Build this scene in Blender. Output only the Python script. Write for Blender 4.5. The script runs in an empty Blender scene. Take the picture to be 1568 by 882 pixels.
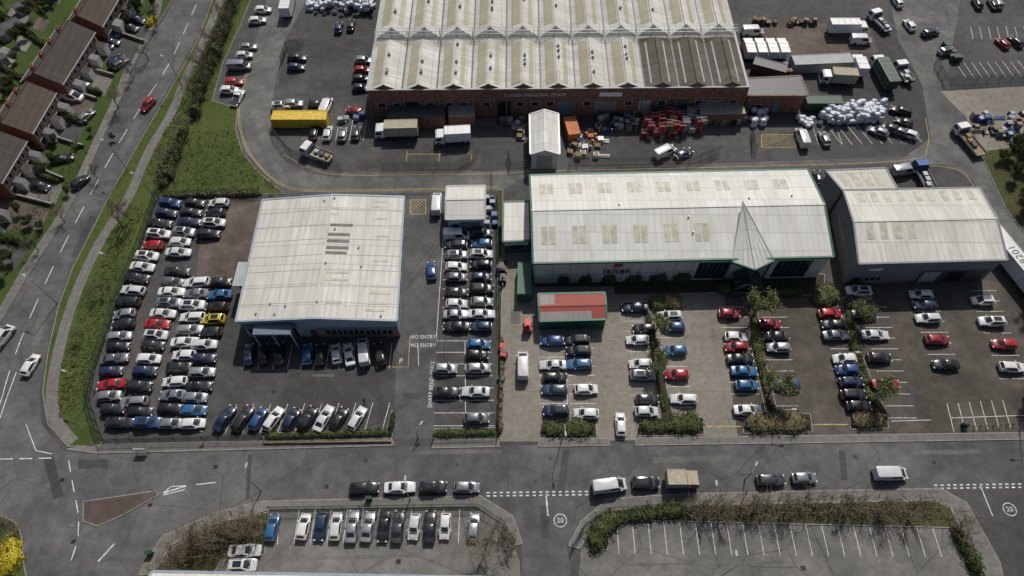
import bpy, math, random
from mathutils import Vector, Matrix
random.seed(7)
R=random
F=1045.0; TH=math.radians(58.2); H=105.0
CT,ST=math.cos(TH),math.sin(TH)
def G(x,y,z=0.0):
    # survey point -> position on the horizontal plane z (metres)
    u=(x-784)/F; v=(441-y)/F
    dx=u; dy=CT+v*ST; dz=-ST+v*CT
    t=(H-z)/(-dz)
    return (dx*t,dy*t)
sc=bpy.context.scene
col=sc.collection
# ---------------------------------------------------------------- materials
class NT:
    def __init__(s,name):
        s.m=bpy.data.materials.new(name); s.m.use_nodes=True
        s.t=s.m.node_tree; s.b=s.t.nodes['Principled BSDF']; s.tc=s.n('ShaderNodeTexCoord')
    def n(s,ty,**k):
        nd=s.t.nodes.new(ty)
        for a,b in k.items(): setattr(nd,a,b)
        return nd
    def l(s,a,b): s.t.links.new(a,b)
    def noise(s,scale,det=4,rough=.6,vec=None,map=None):
        nd=s.n('ShaderNodeTexNoise'); nd.inputs['Scale'].default_value=scale
        nd.inputs['Detail'].default_value=det; nd.inputs['Roughness'].default_value=rough
        src=vec or s.tc.outputs['Object']
        if map:
            mp=s.n('ShaderNodeMapping'); mp.inputs['Scale'].default_value=map; s.l(src,mp.inputs['Vector']); src=mp.outputs['Vector']
        s.l(src,nd.inputs['Vector']); return nd.outputs['Fac']
    def ramp(s,fac,a,b,ca=(0,0,0,1),cb=(1,1,1,1)):
        r=s.n('ShaderNodeValToRGB'); e=r.color_ramp.elements
        e[0].position=a;e[0].color=ca;e[1].position=b;e[1].color=cb
        s.l(fac,r.inputs['Fac']); return r.outputs['Color']
    def mix(s,fac,a,b,mode='MIX'):
        m=s.n('ShaderNodeMix',data_type='RGBA',blend_type=mode)
        for i,x in ((0,fac),(6,a),(7,b)):
            if isinstance(x,(int,float)): m.inputs[i].default_value=x
            elif isinstance(x,tuple): m.inputs[i].default_value=(x+(1,))[:4]
            else: s.l(x,m.inputs[i])
        return m.outputs[2]
    def bump(s,h,st,dist=.05):
        b=s.n('ShaderNodeBump'); b.inputs['Strength'].default_value=st; b.inputs['Distance'].default_value=dist
        s.l(h,b.inputs['Height']); s.l(b.outputs['Normal'],s.b.inputs['Normal'])
    def fin(s,c,rough,metal=0,spec=.5):
        if isinstance(c,tuple): s.b.inputs['Base Color'].default_value=(c+(1,))[:4]
        else: s.l(c,s.b.inputs['Base Color'])
        s.b.inputs['Roughness'].default_value=rough; s.b.inputs['Metallic'].default_value=metal
        s.b.inputs['Specular IOR Level'].default_value=spec
        return s.m
def sc3(c,k): return tuple(min(1,x*k) for x in c)
def plain(name,c,rough=.6,var=.18,scale=1.5,metal=0,spec=.4,coat=0):
    t=NT(name); f=t.ramp(t.noise(scale),.35,.65)
    cc=t.mix(f,sc3(c,1-var),sc3(c,1+var))
    m=t.fin(cc,rough,metal,spec)
    if coat: t.b.inputs['Coat Weight'].default_value=coat; t.b.inputs['Coat Roughness'].default_value=.08
    return m
def asphalt(name,c,c2,crack=.4,big=.035):
    t=NT(name)
    a=t.ramp(t.noise(big,5,.65),.40,.60)
    cc=t.mix(a,c,c2)
    w=t.ramp(t.noise(.16,6,.7),.35,.68,(.84,.84,.84,1),(1.2,1.19,1.17,1))
    cc=t.mix(1.0,cc,w,'MULTIPLY')
    m=t.ramp(t.noise(.55,6,.7),.3,.72,(.74,.74,.74,1),(1.22,1.22,1.22,1))
    cc=t.mix(1.0,cc,m,'MULTIPLY')
    f=t.ramp(t.noise(7,3,.7),.25,.75,(.80,.80,.80,1),(1.22,1.22,1.22,1))
    cc=t.mix(1.0,cc,f,'MULTIPLY')
    st=t.ramp(t.noise(.12,3,.5),.56,.6)
    sp=t.ramp(t.noise(1.7,2,.5),.64,.74)
    cc=t.mix(t.mix(.5,(0,0,0),sp),cc,sc3(c,.5))
    cc=t.mix(t.mix(.3,(0,0,0),st),cc,sc3(c,.65))
    if crack:
        nz=t.n('ShaderNodeTexNoise'); nz.inputs['Scale'].default_value=.5; t.l(t.tc.outputs['Object'],nz.inputs['Vector'])
        vv=t.mix(.12,t.tc.outputs['Object'],nz.outputs['Color'],'ADD')
        vo=t.n('ShaderNodeTexVoronoi',feature='DISTANCE_TO_EDGE'); vo.inputs['Scale'].default_value=.09
        t.l(vv,vo.inputs['Vector'])
        k=t.ramp(vo.outputs['Distance'],0.004,.009,(crack,crack,crack,1),(0,0,0,1))
        cc=t.mix(k,cc,sc3(c,.45))
    t.bump(t.noise(12,3),.25,.02)
    return t.fin(cc,.9,0,.25)
def grassm(name,a,b,c):
    t=NT(name)
    f=t.ramp(t.noise(.09,6,.7),.36,.62)
    cc=t.mix(f,a,b)
    g=t.ramp(t.noise(.6,6,.75),.5,.68)
    cc=t.mix(g,cc,c)
    h=t.ramp(t.noise(4,4,.8),.3,.7,(.55,.55,.55,1),(1.4,1.4,1.4,1))
    cc=t.mix(1.0,cc,h,'MULTIPLY')
    t.bump(t.noise(5,5,.8),.7,.15)
    return t.fin(cc,.95,0,.1)
def roofm(name,c,dirt,per=(1.0,3.0),amt=.5,line=.35,axis=0,rough=.55,sheet=.86):
    t=NT(name)
    sx=t.n('ShaderNodeSeparateXYZ'); t.l(t.tc.outputs['Object'],sx.inputs[0])
    def lines(o,p,w):
        d=t.n('ShaderNodeMath',operation='DIVIDE'); t.l(o,d.inputs[0]); d.inputs[1].default_value=p
        fr=t.n('ShaderNodeMath',operation='FRACT'); t.l(d.outputs[0],fr.inputs[0])
        lt=t.n('ShaderNodeMath',operation='LESS_THAN'); t.l(fr.outputs[0],lt.inputs[0]); lt.inputs[1].default_value=w/p
        return lt.outputs[0]
    o0,o1=(sx.outputs[0],sx.outputs[1]) if axis==0 else (sx.outputs[1],sx.outputs[0])
    mp=(1.2,.12,.3) if axis==0 else (.12,1.2,.3)
    # sheet to sheet tone changes
    br=t.n('ShaderNodeTexBrick'); br.offset=.5
    for k,v in (('Scale',1.0),('Mortar Size',0.0),('Brick Width',per[0]*2 if per[0]<20 else 2.2),('Row Height',per[1])): br.inputs[k].default_value=v
    br.inputs['Color1'].default_value=(1,1,1,1); br.inputs['Color2'].default_value=(sheet,sheet,sheet*.985,1); br.inputs['Mortar'].default_value=(sheet,)*3+(1,)
    t.l(t.tc.outputs['Object'],br.inputs['Vector'])
    cc=t.mix(1.0,c,br.outputs['Color'],'MULTIPLY')
    n1=t.ramp(t.noise(1.0,5,.65,map=mp),.40,.70)
    cc=t.mix(t.mix(amt,(0,0,0),n1),cc,dirt)
    n2=t.ramp(t.noise(.08,5,.65),.38,.66)
    cc=t.mix(t.mix(amt*.7,(0,0,0),n2),cc,sc3(dirt,1.1))
    cc=t.mix(t.mix(line*.5,(0,0,0),lines(o0,per[0],.14)),cc,sc3(dirt,.7))
    cc=t.mix(t.mix(line,(0,0,0),lines(o1,per[1],.18)),cc,sc3(dirt,.7))
    sp=t.ramp(t.noise(2.2,3,.7),.62,.76)
    cc=t.mix(t.mix(.35*amt+.12,(0,0,0),sp),cc,sc3(dirt,.55))
    w=t.n('ShaderNodeTexWave',wave_type='BANDS',bands_direction='X' if axis==0 else 'Y'); w.inputs['Scale'].default_value=1.6
    t.l(t.tc.outputs['Object'],w.inputs['Vector']); t.bump(w.outputs['Fac'],.25,.05)
    return t.fin(cc,rough,0,.3)
def leafm(name,a,b,c=None):
    t=NT(name)
    f=t.ramp(t.noise(1.3,5,.8),.35,.65)
    cc=t.mix(f,a,b)
    if c:
        g=t.ramp(t.noise(6,3,.8),.55,.65); cc=t.mix(g,cc,c)
    t.fin(cc,.75,0,.2)
    return t.m
def concretem(name,a,b,joint=5.0):
    t=NT(name)
    cc=t.mix(t.ramp(t.noise(.06,5,.65),.36,.66),a,b)
    cc=t.mix(1.0,cc,t.ramp(t.noise(.9,6,.75),.3,.7,(.72,.72,.72,1),(1.18,1.18,1.18,1)),'MULTIPLY')
    cc=t.mix(1.0,cc,t.ramp(t.noise(8,3,.7),.3,.7,(.85,.85,.85,1),(1.12,1.12,1.12,1)),'MULTIPLY')
    br=t.n('ShaderNodeTexBrick'); br.offset=0
    for k,v in (('Scale',1.0),('Mortar Size',.05),('Brick Width',joint),('Row Height',joint),('Mortar Smooth',.3)): br.inputs[k].default_value=v
    t.l(t.tc.outputs['Object'],br.inputs['Vector'])
    cc=t.mix(t.mix(.45,(0,0,0),br.outputs['Fac']),cc,sc3(a,.45))
    cc=t.mix(t.mix(.45,(0,0,0),t.ramp(t.noise(1.3,2,.5),.62,.74)),cc,sc3(a,.5))
    return t.fin(cc,.9,0,.25)
def groundm():
    t=NT('ground_tarmac')
    cc=t.mix(t.ramp(t.noise(.03,5,.65),.38,.62),(.055,.055,.055),(.088,.086,.082))
    cc=t.mix(1.0,cc,t.ramp(t.noise(.5,6,.75),.3,.7,(.70,.70,.70,1),(1.28,1.28,1.28,1)),'MULTIPLY')
    cc=t.mix(1.0,cc,t.ramp(t.noise(6,3,.7),.3,.7,(.82,.82,.82,1),(1.2,1.2,1.2,1)),'MULTIPLY')
    cc=t.mix(t.mix(.5,(0,0,0),t.ramp(t.noise(1.5,2,.5),.64,.74)),cc,(.03,.03,.03))
    ln=t.n('ShaderNodeVectorMath',operation='LENGTH'); t.l(t.tc.outputs['Object'],ln.inputs[0])
    far=t.n('ShaderNodeMapRange'); t.l(ln.outputs['Value'],far.inputs[0]); far.inputs[1].default_value=300; far.inputs[2].default_value=340
    cc=t.mix(far.outputs[0],cc,(.05,.075,.025))
    return t.fin(cc,.9,0,.25)
m_ground=groundm()
m_yard=asphalt('yard_asphalt',(.058,.058,.057),(.090,.088,.085),.4)
m_road=asphalt('road_asphalt',(.100,.099,.097),(.145,.142,.137),.3,.02)
m_roadd=asphalt('road_asphalt_dark',(.080,.081,.084),(.122,.121,.120),.35,.02)
m_lotd=asphalt('dealer_asphalt',(.058,.057,.057),(.090,.087,.084),.4)
m_lotb=asphalt('brown_tarmac',(.10,.078,.066),(.135,.11,.095),.3,.08)
m_lotl=asphalt('carpark_asphalt',(.125,.122,.115),(.180,.173,.162),.55,.05)
m_patch=asphalt('tar_repair_patch',(.060,.060,.062),(.074,.074,.076),0)
m_patchl=asphalt('old_repair_patch',(.115,.113,.109),(.14,.137,.13),0)
m_conc=concretem('concrete_paving',(.195,.175,.147),(.275,.25,.215))
m_concd=asphalt('old_tarmac',(.070,.061,.051),(.105,.093,.079),.35,.04)
m_pave=concretem('pavement_slabs',(.15,.143,.132),(.20,.19,.175),1.5)
m_kerb=plain('kerb_stone',(.24,.235,.22),.9,.25,1.2)
m_grass=grassm('verge_grass',(.050,.078,.020),(.082,.108,.030),(.098,.095,.042))
m_grass2=grassm('lawn_grass',(.038,.07,.018),(.06,.092,.026),(.07,.078,.033))
m_grassd=grassm('rough_grass',(.060,.064,.030),(.088,.085,.042),(.046,.065,.022))
m_soil=grassm('planting_soil',(.048,.043,.03),(.068,.058,.04),(.04,.05,.022))
m_redsurf=asphalt('island_red_surface',(.088,.066,.058),(.105,.082,.072),.2)
m_white=plain('white_road_paint',(.58,.58,.56),.8,.35,2)
m_yellow=plain('yellow_road_paint',(.46,.35,.10),.8,.35,2)
m_rw=roofm('white_sheet_roof',(.70,.695,.665),(.43,.41,.36),(1.05,3.4),.5,.4)
m_rw2=roofm('cream_sheet_roof',(.68,.67,.63),(.37,.35,.29),(1.0,4.1),.62,.5,0,.55,.84)
m_rwh=roofm('warehouse_sheet_roof',(.66,.655,.625),(.34,.33,.28),(60,2.4),.75,.45,1,.6,.82)
m_rcream=roofm('rooflight_yellowed',(.43,.40,.29),(.28,.255,.18),(60,2.4),.6,.3,1)
m_rdark=roofm('weathered_sheet_roof',(.165,.148,.118),(.07,.064,.046),(60,1.8),.85,.45,1,.8,.7)
m_rlight=plain('rooflight_grp',(.42,.40,.32),.5,.2,.8)
m_rlightd=plain('rooflight_dark',(.10,.095,.085),.4,.3,.8)
m_green=plain('green_cladding',(.02,.11,.07),.5,.15)
m_greend=plain('green_fence_paint',(.02,.055,.035),.6,.2)
m_cream=plain('cream_wall_cladding',(.52,.52,.47),.7,.08,.4)
m_grey=plain('grey_cladding',(.19,.205,.22),.6,.1,.4)
m_greyl=plain('light_grey_trim',(.36,.38,.39),.6,.1,.4)
m_greyd=plain('dark_grey_metal',(.06,.065,.07),.5,.2)
m_blueg=plain('blue_grey_cladding',(.13,.17,.21),.5,.15)
m_bluel=plain('pale_blue_fascia',(.29,.335,.38),.5,.1,.5)
m_glass=plain('window_glass',(.02,.025,.03),.08,.3,.5,0,.8)
m_black=plain('black_trim',(.015,.015,.016),.5,.2)
m_brick=plain('red_brick',(.20,.095,.068),.9,.38,1.8)
m_brick2=plain('brown_brick',(.25,.165,.115),.9,.3,1.8)
m_tile=roofm('brown_roof_tiles',(.105,.078,.064),(.06,.048,.04),(.35,1.1),.6,.5,1,.9)
m_tile2=roofm('dark_roof_tiles',(.085,.072,.066),(.05,.043,.04),(.35,1.3),.6,.5,1,.9)
m_render=plain('white_render',(.5,.49,.46),.8,.08,.4)
m_redroof=roofm('red_corrugated_roof',(.34,.055,.045),(.21,.065,.05),(.8,30),.6,.5)
m_greyroof=roofm('grey_corrugated_roof',(.30,.27,.25),(.19,.16,.15),(.8,30),.5,.5)
m_steel=plain('galvanised_steel',(.26,.27,.28),.5,.15,2,.5)
m_fst=plain('dull_fence_steel',(.12,.125,.125),.6,.2,2,.2)
m_wrap=plain('white_plastic_wrap',(.52,.55,.59),.35,.28,2)
m_red=plain('red_paint',(.48,.03,.025),.45,.25)
m_redb=plain('red_cylinder_paint',(.46,.022,.022),.5,.45,1)
m_yel=plain('yellow_paint',(.60,.42,.05),.5,.2)
m_wood=plain('timber',(.27,.20,.12),.9,.3,3)
m_orange=plain('orange_paint',(.5,.15,.04),.6,.2)
m_bluep=plain('blue_paint',(.03,.10,.28),.5,.2)
m_wpaint=plain('white_vehicle_panel',(.66,.66,.65),.4,.08,.7,0,.5)
m_bark=plain('bark',(.13,.105,.08),.95,.3,4)
m_twig=plain('twigs',(.19,.15,.105),.95,.35,1.2)
m_leaf=leafm('spring_leaves',(.14,.165,.06),(.23,.25,.11),(.29,.30,.16))
m_leaf2=leafm('dark_leaves',(.030,.052,.016),(.055,.08,.025),(.09,.105,.04))
m_leaf3=leafm('hedge_leaves',(.040,.056,.018),(.07,.085,.03),(.105,.098,.042))
m_leafb=leafm('dry_brown_leaves',(.125,.095,.055),(.17,.135,.08),(.10,.10,.045))
m_flower=leafm('yellow_gorse_flowers',(.40,.32,.02),(.50,.40,.03),(.07,.09,.02))
m_ivy=leafm('scrub_leaves',(.07,.085,.028),(.115,.125,.05),(.155,.135,.065))
m_lens=plain('lamp_lens',(.6,.6,.58),.2,.05)
m_tail=plain('tail_light',(.30,.015,.012),.25,.05)
m_hub=plain('alloy_wheel',(.30,.30,.31),.35,.1,3,.7)
m_tyre=plain('tyre_rubber',(.018,.018,.018),.85,.1)
m_cloth=plain('dark_clothes',(.02,.022,.03),.9,.1)
m_tan=plain('faded_canvas',(.38,.33,.24),.8,.15)
m_greenp=plain('dark_green_paint',(.02,.06,.035),.5,.15)
# ---------------------------------------------------------------- mesh builder
class MB:
    def __init__(s): s.v=[];s.f=[];s.m=[];s.mats=[]
    def mi(s,m):
        if m not in s.mats: s.mats.append(m)
        return s.mats.index(m)
    def face(s,pts,m):
        b=len(s.v); s.v+=[tuple(p) for p in pts]; s.f.append(tuple(range(b,b+len(pts)))); s.m.append(s.mi(m))
    def mesh(s,vs,fs,m):
        b=len(s.v); s.v+=[tuple(p) for p in vs]; k=s.mi(m)
        for f in fs: s.f.append(tuple(b+i for i in f)); s.m.append(k)
    def box(s,c,d,m,ang=0):
        ca,sa=math.cos(ang),math.sin(ang); vs=[]
        for z in (-.5,.5):
            for x,y in ((-.5,-.5),(.5,-.5),(.5,.5),(-.5,.5)):
                X=x*d[0];Y=y*d[1]
                vs.append((c[0]+X*ca-Y*sa,c[1]+X*sa+Y*ca,c[2]+z*d[2]))
        s.mesh(vs,[(0,3,2,1),(4,5,6,7),(0,1,5,4),(1,2,6,5),(2,3,7,6),(3,0,4,7)],m)
    def beam(s,p,q,w,h,m):
        p=Vector(p);q=Vector(q); d=(q-p)
        if d.length<1e-5: return
        n=Vector((-d.y,d.x,0)); n=n.normalized()*w/2 if n.length>1e-6 else Vector((w/2,0,0))
        u=Vector((0,0,h))
        vs=[p-n,p+n,p+n+u,p-n+u,q-n,q+n,q+n+u,q-n+u]
        s.mesh(vs,[(0,1,2,3),(7,6,5,4),(0,4,5,1),(1,5,6,2),(2,6,7,3),(3,7,4,0)],m)
    def prism(s,pts,z0,z1,m,side=None):
        n=len(pts)
        a=sum(pts[i][0]*pts[(i+1)%n][1]-pts[(i+1)%n][0]*pts[i][1] for i in range(n))
        if a<0: pts=pts[::-1]
        s.face([(p[0],p[1],z1) for p in pts],m)
        if z1>z0:
            for i in range(n):
                p=pts[i];q=pts[(i+1)%n]
                s.face([(p[0],p[1],z0),(q[0],q[1],z0),(q[0],q[1],z1),(p[0],p[1],z1)],side or m)
    def tube(s,p,q,r1,r2,m,n=6,cap=True):
        p=Vector(p);q=Vector(q);d=(q-p).normalized()
        a=Vector((0,0,1)) if abs(d.z)<.9 else Vector((1,0,0))
        x=d.cross(a).normalized();y=d.cross(x)
        vs=[]
        for c,r in ((p,r1),(q,r2)):
            for i in range(n):
                t=2*math.pi*i/n; vs.append(c+x*math.cos(t)*r+y*math.sin(t)*r)
        fs=[(i,i+n,(i+1)%n+n,(i+1)%n) for i in range(n)]
        if cap: fs+= [tuple(range(n)),tuple(range(2*n-1,n-1,-1))]
        s.mesh(vs,fs,m)
    def build(s,name):
        me=bpy.data.meshes.new(name); me.from_pydata(s.v,[],s.f)
        for m in s.mats: me.materials.append(m)
        me.polygons.foreach_set('material_index',s.m); me.update(); return me
    def obj(s,name,smooth=None):
        me=s.build(name)
        if smooth: shade(me,smooth)
        o=bpy.data.objects.new(name,me); col.objects.link(o); return o
def shade(me,ang):
    me.polygons.foreach_set('use_smooth',[True]*len(me.polygons)); me.set_sharp_from_angle(angle=math.radians(ang))
def weld(me):
    import bmesh
    b=bmesh.new(); b.from_mesh(me); bmesh.ops.remove_doubles(b,verts=b.verts,dist=1e-4); bmesh.ops.recalc_face_normals(b,faces=b.faces); b.to_mesh(me); b.free()
def sm(pts,n=5,closed=False):
    out=[];N=len(pts)
    for i in range(N if closed else N-1):
        g=(lambda k: pts[k%N]) if closed else (lambda k: pts[max(0,min(N-1,k))])
        a,b,c,d=g(i-1),g(i),g(i+1),g(i+2)
        for j in range(n):
            t=j/n
            out.append(tuple(.5*((2*b[k])+(-a[k]+c[k])*t+(2*a[k]-5*b[k]+4*c[k]-d[k])*t*t+(-a[k]+3*b[k]-3*c[k]+d[k])*t**3) for k in (0,1)))
    if not closed: out.append(tuple(pts[-1]))
    return out
def W(pts,z=0): return [G(x,y,z) for x,y in pts]
def area(name,px,z,mat,base=None,kerb=False,smooth=0):
    pts=W(px)
    if smooth: pts=sm(pts,smooth,True)
    mb=MB(); mb.prism(pts,(z if base is None else base),z,mat)
    if kerb:
        n=len(pts)
        for i in range(n):
            p,q=pts[i],pts[(i+1)%n]
            mb.beam((p[0],p[1],0.001),(q[0],q[1],0.001),.14,z+.004,m_kerb)
    return mb.obj(name)
def resample(pts,step):
    out=[Vector(pts[0])];acc=0
    for a,b in zip(pts[:-1],pts[1:]):
        a=Vector(a);b=Vector(b);L=(b-a).length
        if L<1e-6: continue
        t=step-acc
        while t<=L: out.append(a+(b-a)*(t/L)); t+=step
        acc=L-(t-step)
    return out
def strip(mb,pts,w,z,mat,h=0):
    P=[Vector(p) for p in pts];L=[];Rr=[]
    for i,p in enumerate(P):
        d=(P[min(i+1,len(P)-1)]-P[max(i-1,0)]).normalized(); n=Vector((-d.y,d.x))*w/2
        L.append(p+n);Rr.append(p-n)
    for i in range(len(P)-1):
        mb.face([(Rr[i].x,Rr[i].y,z),(Rr[i+1].x,Rr[i+1].y,z),(L[i+1].x,L[i+1].y,z),(L[i].x,L[i].y,z)],mat)
def dashed(mb,px,w,on,off,z,mat,smooth=True):
    pts=W(px)
    if smooth and len(pts)>2: pts=sm(pts,6)
    q=resample(pts,.5); per=int((on+off)/.5); o=int(on/.5)
    for i in range(0,len(q)-o,per): strip(mb,[q[i],q[min(i+o,len(q)-1)]],w,z,mat)
# ---------------------------------------------------------------- ground & roads
g=MB(); g.face([(-1500,-1500,0),(1500,-1500,0),(1500,1500,0),(-1500,1500,0)],m_ground); g.obj('ground')
area('road',[(270,-60),(345,-60),(335,0),(300,60),(250,150),(215,210),(165,300),(140,350),(108,410),(86,470),(70,540),(60,600),(64,650),(95,688),(160,692),(600,684),(820,682),(1250,676),(1750,668),(1750,746),(1560,745),(1430,750),(1050,758),(930,766),(890,800),(868,836),(880,920),(800,920),(798,832),(785,790),(740,760),(400,768),(330,785),(250,820),(210,880),(190,930),(-60,930),(-60,640),(-40,560),(0,480),(40,410),(100,320),(140,245),(175,160),(220,80),(268,0)],.008,m_roadd)
area('estate_road',[(462,-60),(520,-60),(470,0),(437,60),(425,110),(414,170),(420,205),(442,235),(480,255),(530,264),(760,262),(810,258),(1100,250),(1300,243),(1385,240),(1425,212),(1412,130),(1375,60),(1350,-60),(1480,-60),(1460,60),(1450,120),(1475,180),(1500,235),(1560,330),(1700,520),(1700,620),(1560,440),(1490,275),(1450,252),(1380,250),(1250,256),(1000,262),(810,268),(770,292),(530,298),(440,292),(400,262),(372,228),(362,190),(368,130),(395,50),(425,-60)],.0075,m_road)
area('grass_verge',[(348,-60),(402,-60),(384,0),(368,40),(342,95),(325,155),(364,166),(361,198),(371,233),(396,264),(436,297),(240,302),(217,370),(190,432),(167,500),(146,560),(134,612),(150,664),(158,682),(104,684),(74,650),(66,600),(74,540),(90,470),(112,410),(143,350),(168,300),(218,210),(254,150),(304,60)],.11,m_grass,0,True)
mb=MB(); strip(mb,sm(W([(352,-40),(318,50),(285,120),(262,175),(232,225),(215,262),(196,305),(160,360),(133,412),(108,475),(90,540),(80,600),(86,645),(112,678)]),6),1.9,.118,m_pave); mb.obj('footpath')
area('grass_verge',[(262,-60),(264,0),(215,80),(172,160),(136,245),(96,320),(36,410),(-5,482),(-45,560),(-70,640),(-400,640),(-300,-60)],.10,m_grass2,0,True)
mb=MB(); strip(mb,sm(W([(245,-40),(240,20),(206,85),(180,150),(150,215),(118,285),(80,355),(35,425),(-10,500)]),6),1.8,.112,m_pave); mb.obj('footpath')
drv=[[(178,12),(236,30),(222,60),(160,40)],[(150,45),(214,68),(196,108),(128,78)],[(104,95),(176,116),(160,148),(86,128)],[(92,130),(150,150),(138,178),(72,165)],[(60,172),(130,192),(118,225),(45,205)],[(38,262),(98,285),(86,312),(22,296)],[(0,300),(78,322),(62,352),(-30,350)],[(-10,370),(42,382),(26,412),(-30,408)]]
for i,d in enumerate(drv):
    area('driveway',d,.116+.001*i,[m_lotb,m_yard,m_pave][i%3] if i not in (0,1) else m_yard)
for i,d in enumerate(([(20,8),(50,18),(38,40),(8,30)],[(60,25),(78,32),(66,50),(50,44)],[(0,70),(30,80),(18,105),(-12,95)],[(70,-20),(100,-12),(90,8),(62,0)],[(-20,130),(8,140),(-4,160),(-30,150)],[(30,55),(52,62),(40,80),(22,72)])):
    area('garden_patio',d,.118+.001*i,[m_pave,m_lotb,m_conc][i%3])
area('car_park_surface',[(242,306),(404,300),(622,296),(680,290),(762,292),(764,668),(600,672),(160,678),(152,662),(138,612),(150,560),(170,500),(194,432),(221,370)],.004,m_lotd)
area('tarmac_patch',[(352,308),(400,308),(390,392),(362,398),(356,428),(300,424),(306,368),(338,365)],.009,m_lotb)
area('access_road',[(622,300),(680,300),(664,672),(604,672),(606,560)],.0085,m_roadd)
area('concrete_yard',[(764,372),(815,372),(818,440),(1010,436),(1110,446),(1115,560),(1130,672),(822,676),(764,676)],.006,m_conc)
area('car_park_surface',[(1110,446),(1260,430),(1590,430),(1720,520),(1720,664),(1130,672),(1115,560)],.005,m_concd)
area('car_park_surface',[(412,784),(735,782),(775,800),(796,860),(800,940),(300,940),(345,850)],.010,m_lotl)
area('car_park_surface',[(936,798),(1458,806),(1500,880),(1530,940),(880,940),(890,842)],.010,m_lotl)
area('yard_surface',[(440,60),(575,60),(570,185),(740,240),(735,258),(530,262),(486,252),(445,232),(424,205),(420,160)],.005,m_yard)
area('concrete_yard',[(1440,140),(1600,130),(1700,230),(1505,232),(1478,178)],.012,m_conc)
area('concrete_yard',[(1140,38),(1330,35),(1345,80),(1150,90)],.006,m_lotb)
area('pavement',[(160,680),(600,672),(604,682),(400,688),(150,694),(100,688)],.11,m_pave,0,True)
area('pavement',[(666,674),(762,673),(765,684),(662,686)],.11,m_pave,0,True)
area('pavement',[(826,672),(930,672),(934,682),(824,684)],.11,m_pave,0,True)
area('pavement',[(975,671),(1750,660),(1750,670),(1250,678),(972,682)],.11,m_pave,0,True)
area('pavement',[(398,768),(735,759),(785,790),(800,832),(786,836),(768,800),(730,775),(415,780),(330,800),(262,835),(235,880),(212,880),(250,820),(330,785)],.11,m_pave,0,True)
area('pavement',[(870,836),(890,798),(930,764),(1050,756),(1440,748),(1480,770),(1530,860),(1545,930),(1520,930),(1490,850),(1455,775),(1430,765),(1050,772),(940,780),(905,808),(888,840)],.11,m_pave,0,True)
area('grass_verge',[(937,782),(1050,774),(1430,767),(1455,778),(1500,878),(1482,878),(1455,808),(938,796),(930,842),(900,842),(906,812)],.12,m_grassd,0,True)
area('grass_verge',[(412,784),(405,850),(345,850),(290,940),(232,940),(240,880),(268,836),(335,800)],.12,m_grassd,0,True)
area('grass_verge',[(-80,776),(6,792),(30,812),(36,860),(38,930),(-80,930)],.12,m_grass,0,True,4)
area('traffic_island',[(128,768),(238,752),(243,758),(190,788),(150,806),(128,798)],.12,m_redsurf,0,True)
area('grass_bed',[(404,676),(600,671),(604,630),(600,628),(592,662),(404,668)],.10,m_grass2,0,True)
area('grass_bed',[(664,672),(762,671),(762,655),(664,657)],.10,m_grass2,0,True)
area('planting_bed',[(826,671),(914,671),(912,644),(830,644)],.12,m_soil,0,True)
area('planting_bed',[(974,668),(1078,666),(1076,640),(1030,636),(1004,520),(996,478),(984,480),(1006,600),(1012,640),(980,642)],.12,m_soil,0,True)
area('planting_bed',[(1138,664),(1244,662),(1240,634),(1190,632),(1168,540),(1158,462),(1142,462),(1152,540),(1172,630),(1140,636)],.12,m_soil,0,True)
area('planting_bed',[(1302,658),(1360,656),(1358,630),(1340,600),(1312,520),(1304,455),(1288,456),(1298,520),(1330,625),(1300,634)],.12,m_soil,0,True)
area('planting_bed',[(940,452),(1110,448),(1240,452),(1262,436),(1262,420),(816,430),(820,440),(940,440)],.12,m_soil,0,True)
area('grass_verge',[(1500,232),(1560,225),(1700,400),(1700,470),(1600,400),(1540,320)],.12,m_grassd,0,True)
area('grass_strip',[(762,290),(770,292),(768,460),(766,672),(762,672)],.10,m_grassd,0,True)
PT=MB()
for i,(q,m) in enumerate((([(380,696),(386,696),(382,765),(376,765)],m_patch),([(640,690),(770,688),(770,694),(640,696)],m_patchl),([(862,690),(872,690),(864,760),(852,760)],m_patch),([(1000,700),(1120,697),(1120,706),(1000,709)],m_patchl),([(1284,690),(1294,690),(1298,735),(1288,735)],m_patch),([(1400,690),(1500,688),(1500,695),(1400,697)],m_patchl),([(120,704),(165,703),(165,716),(120,718)],m_patch),([(66,700),(82,700),(98,760),(82,764)],m_patch),([(138,330),(148,332),(118,395),(108,393)],m_patch),([(208,182),(218,184),(192,240),(182,237)],m_patchl),([(62,470),(74,472),(60,530),(48,528)],m_patchl),([(403,240),(412,236),(440,268),(432,274)],m_patchl),([(750,262),(754,262),(754,292),(750,292)],m_patch),([(880,262),(885,262),(886,250),(881,250)],m_patch),([(640,803),(700,802),(700,809),(640,810)],m_patchl),([(470,852),(640,848),(640,854),(470,858)],m_patchl),([(960,863),(1200,859),(1200,863),(960,867)],m_patchl),([(478,573),(512,573),(512,577),(478,577)],m_patchl),([(618,602),(645,602),(645,611),(618,611)],m_patch),([(782,474),(796,474),(796,496),(782,496)],m_patchl),([(1392,590),(1402,590),(1402,640),(1392,640)],m_patch),([(640,182),(760,180),(760,192),(640,196)],m_patchl),([(940,260),(1040,257),(1040,253),(940,256)],m_patch),([(826,775),(840,775),(840,825),(830,825)],m_patch))):
    PT.face([(x,y,.0115+.0001*i) for x,y in W(q)][::-1],m)
PT.obj('tar_repair_patches')
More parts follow.
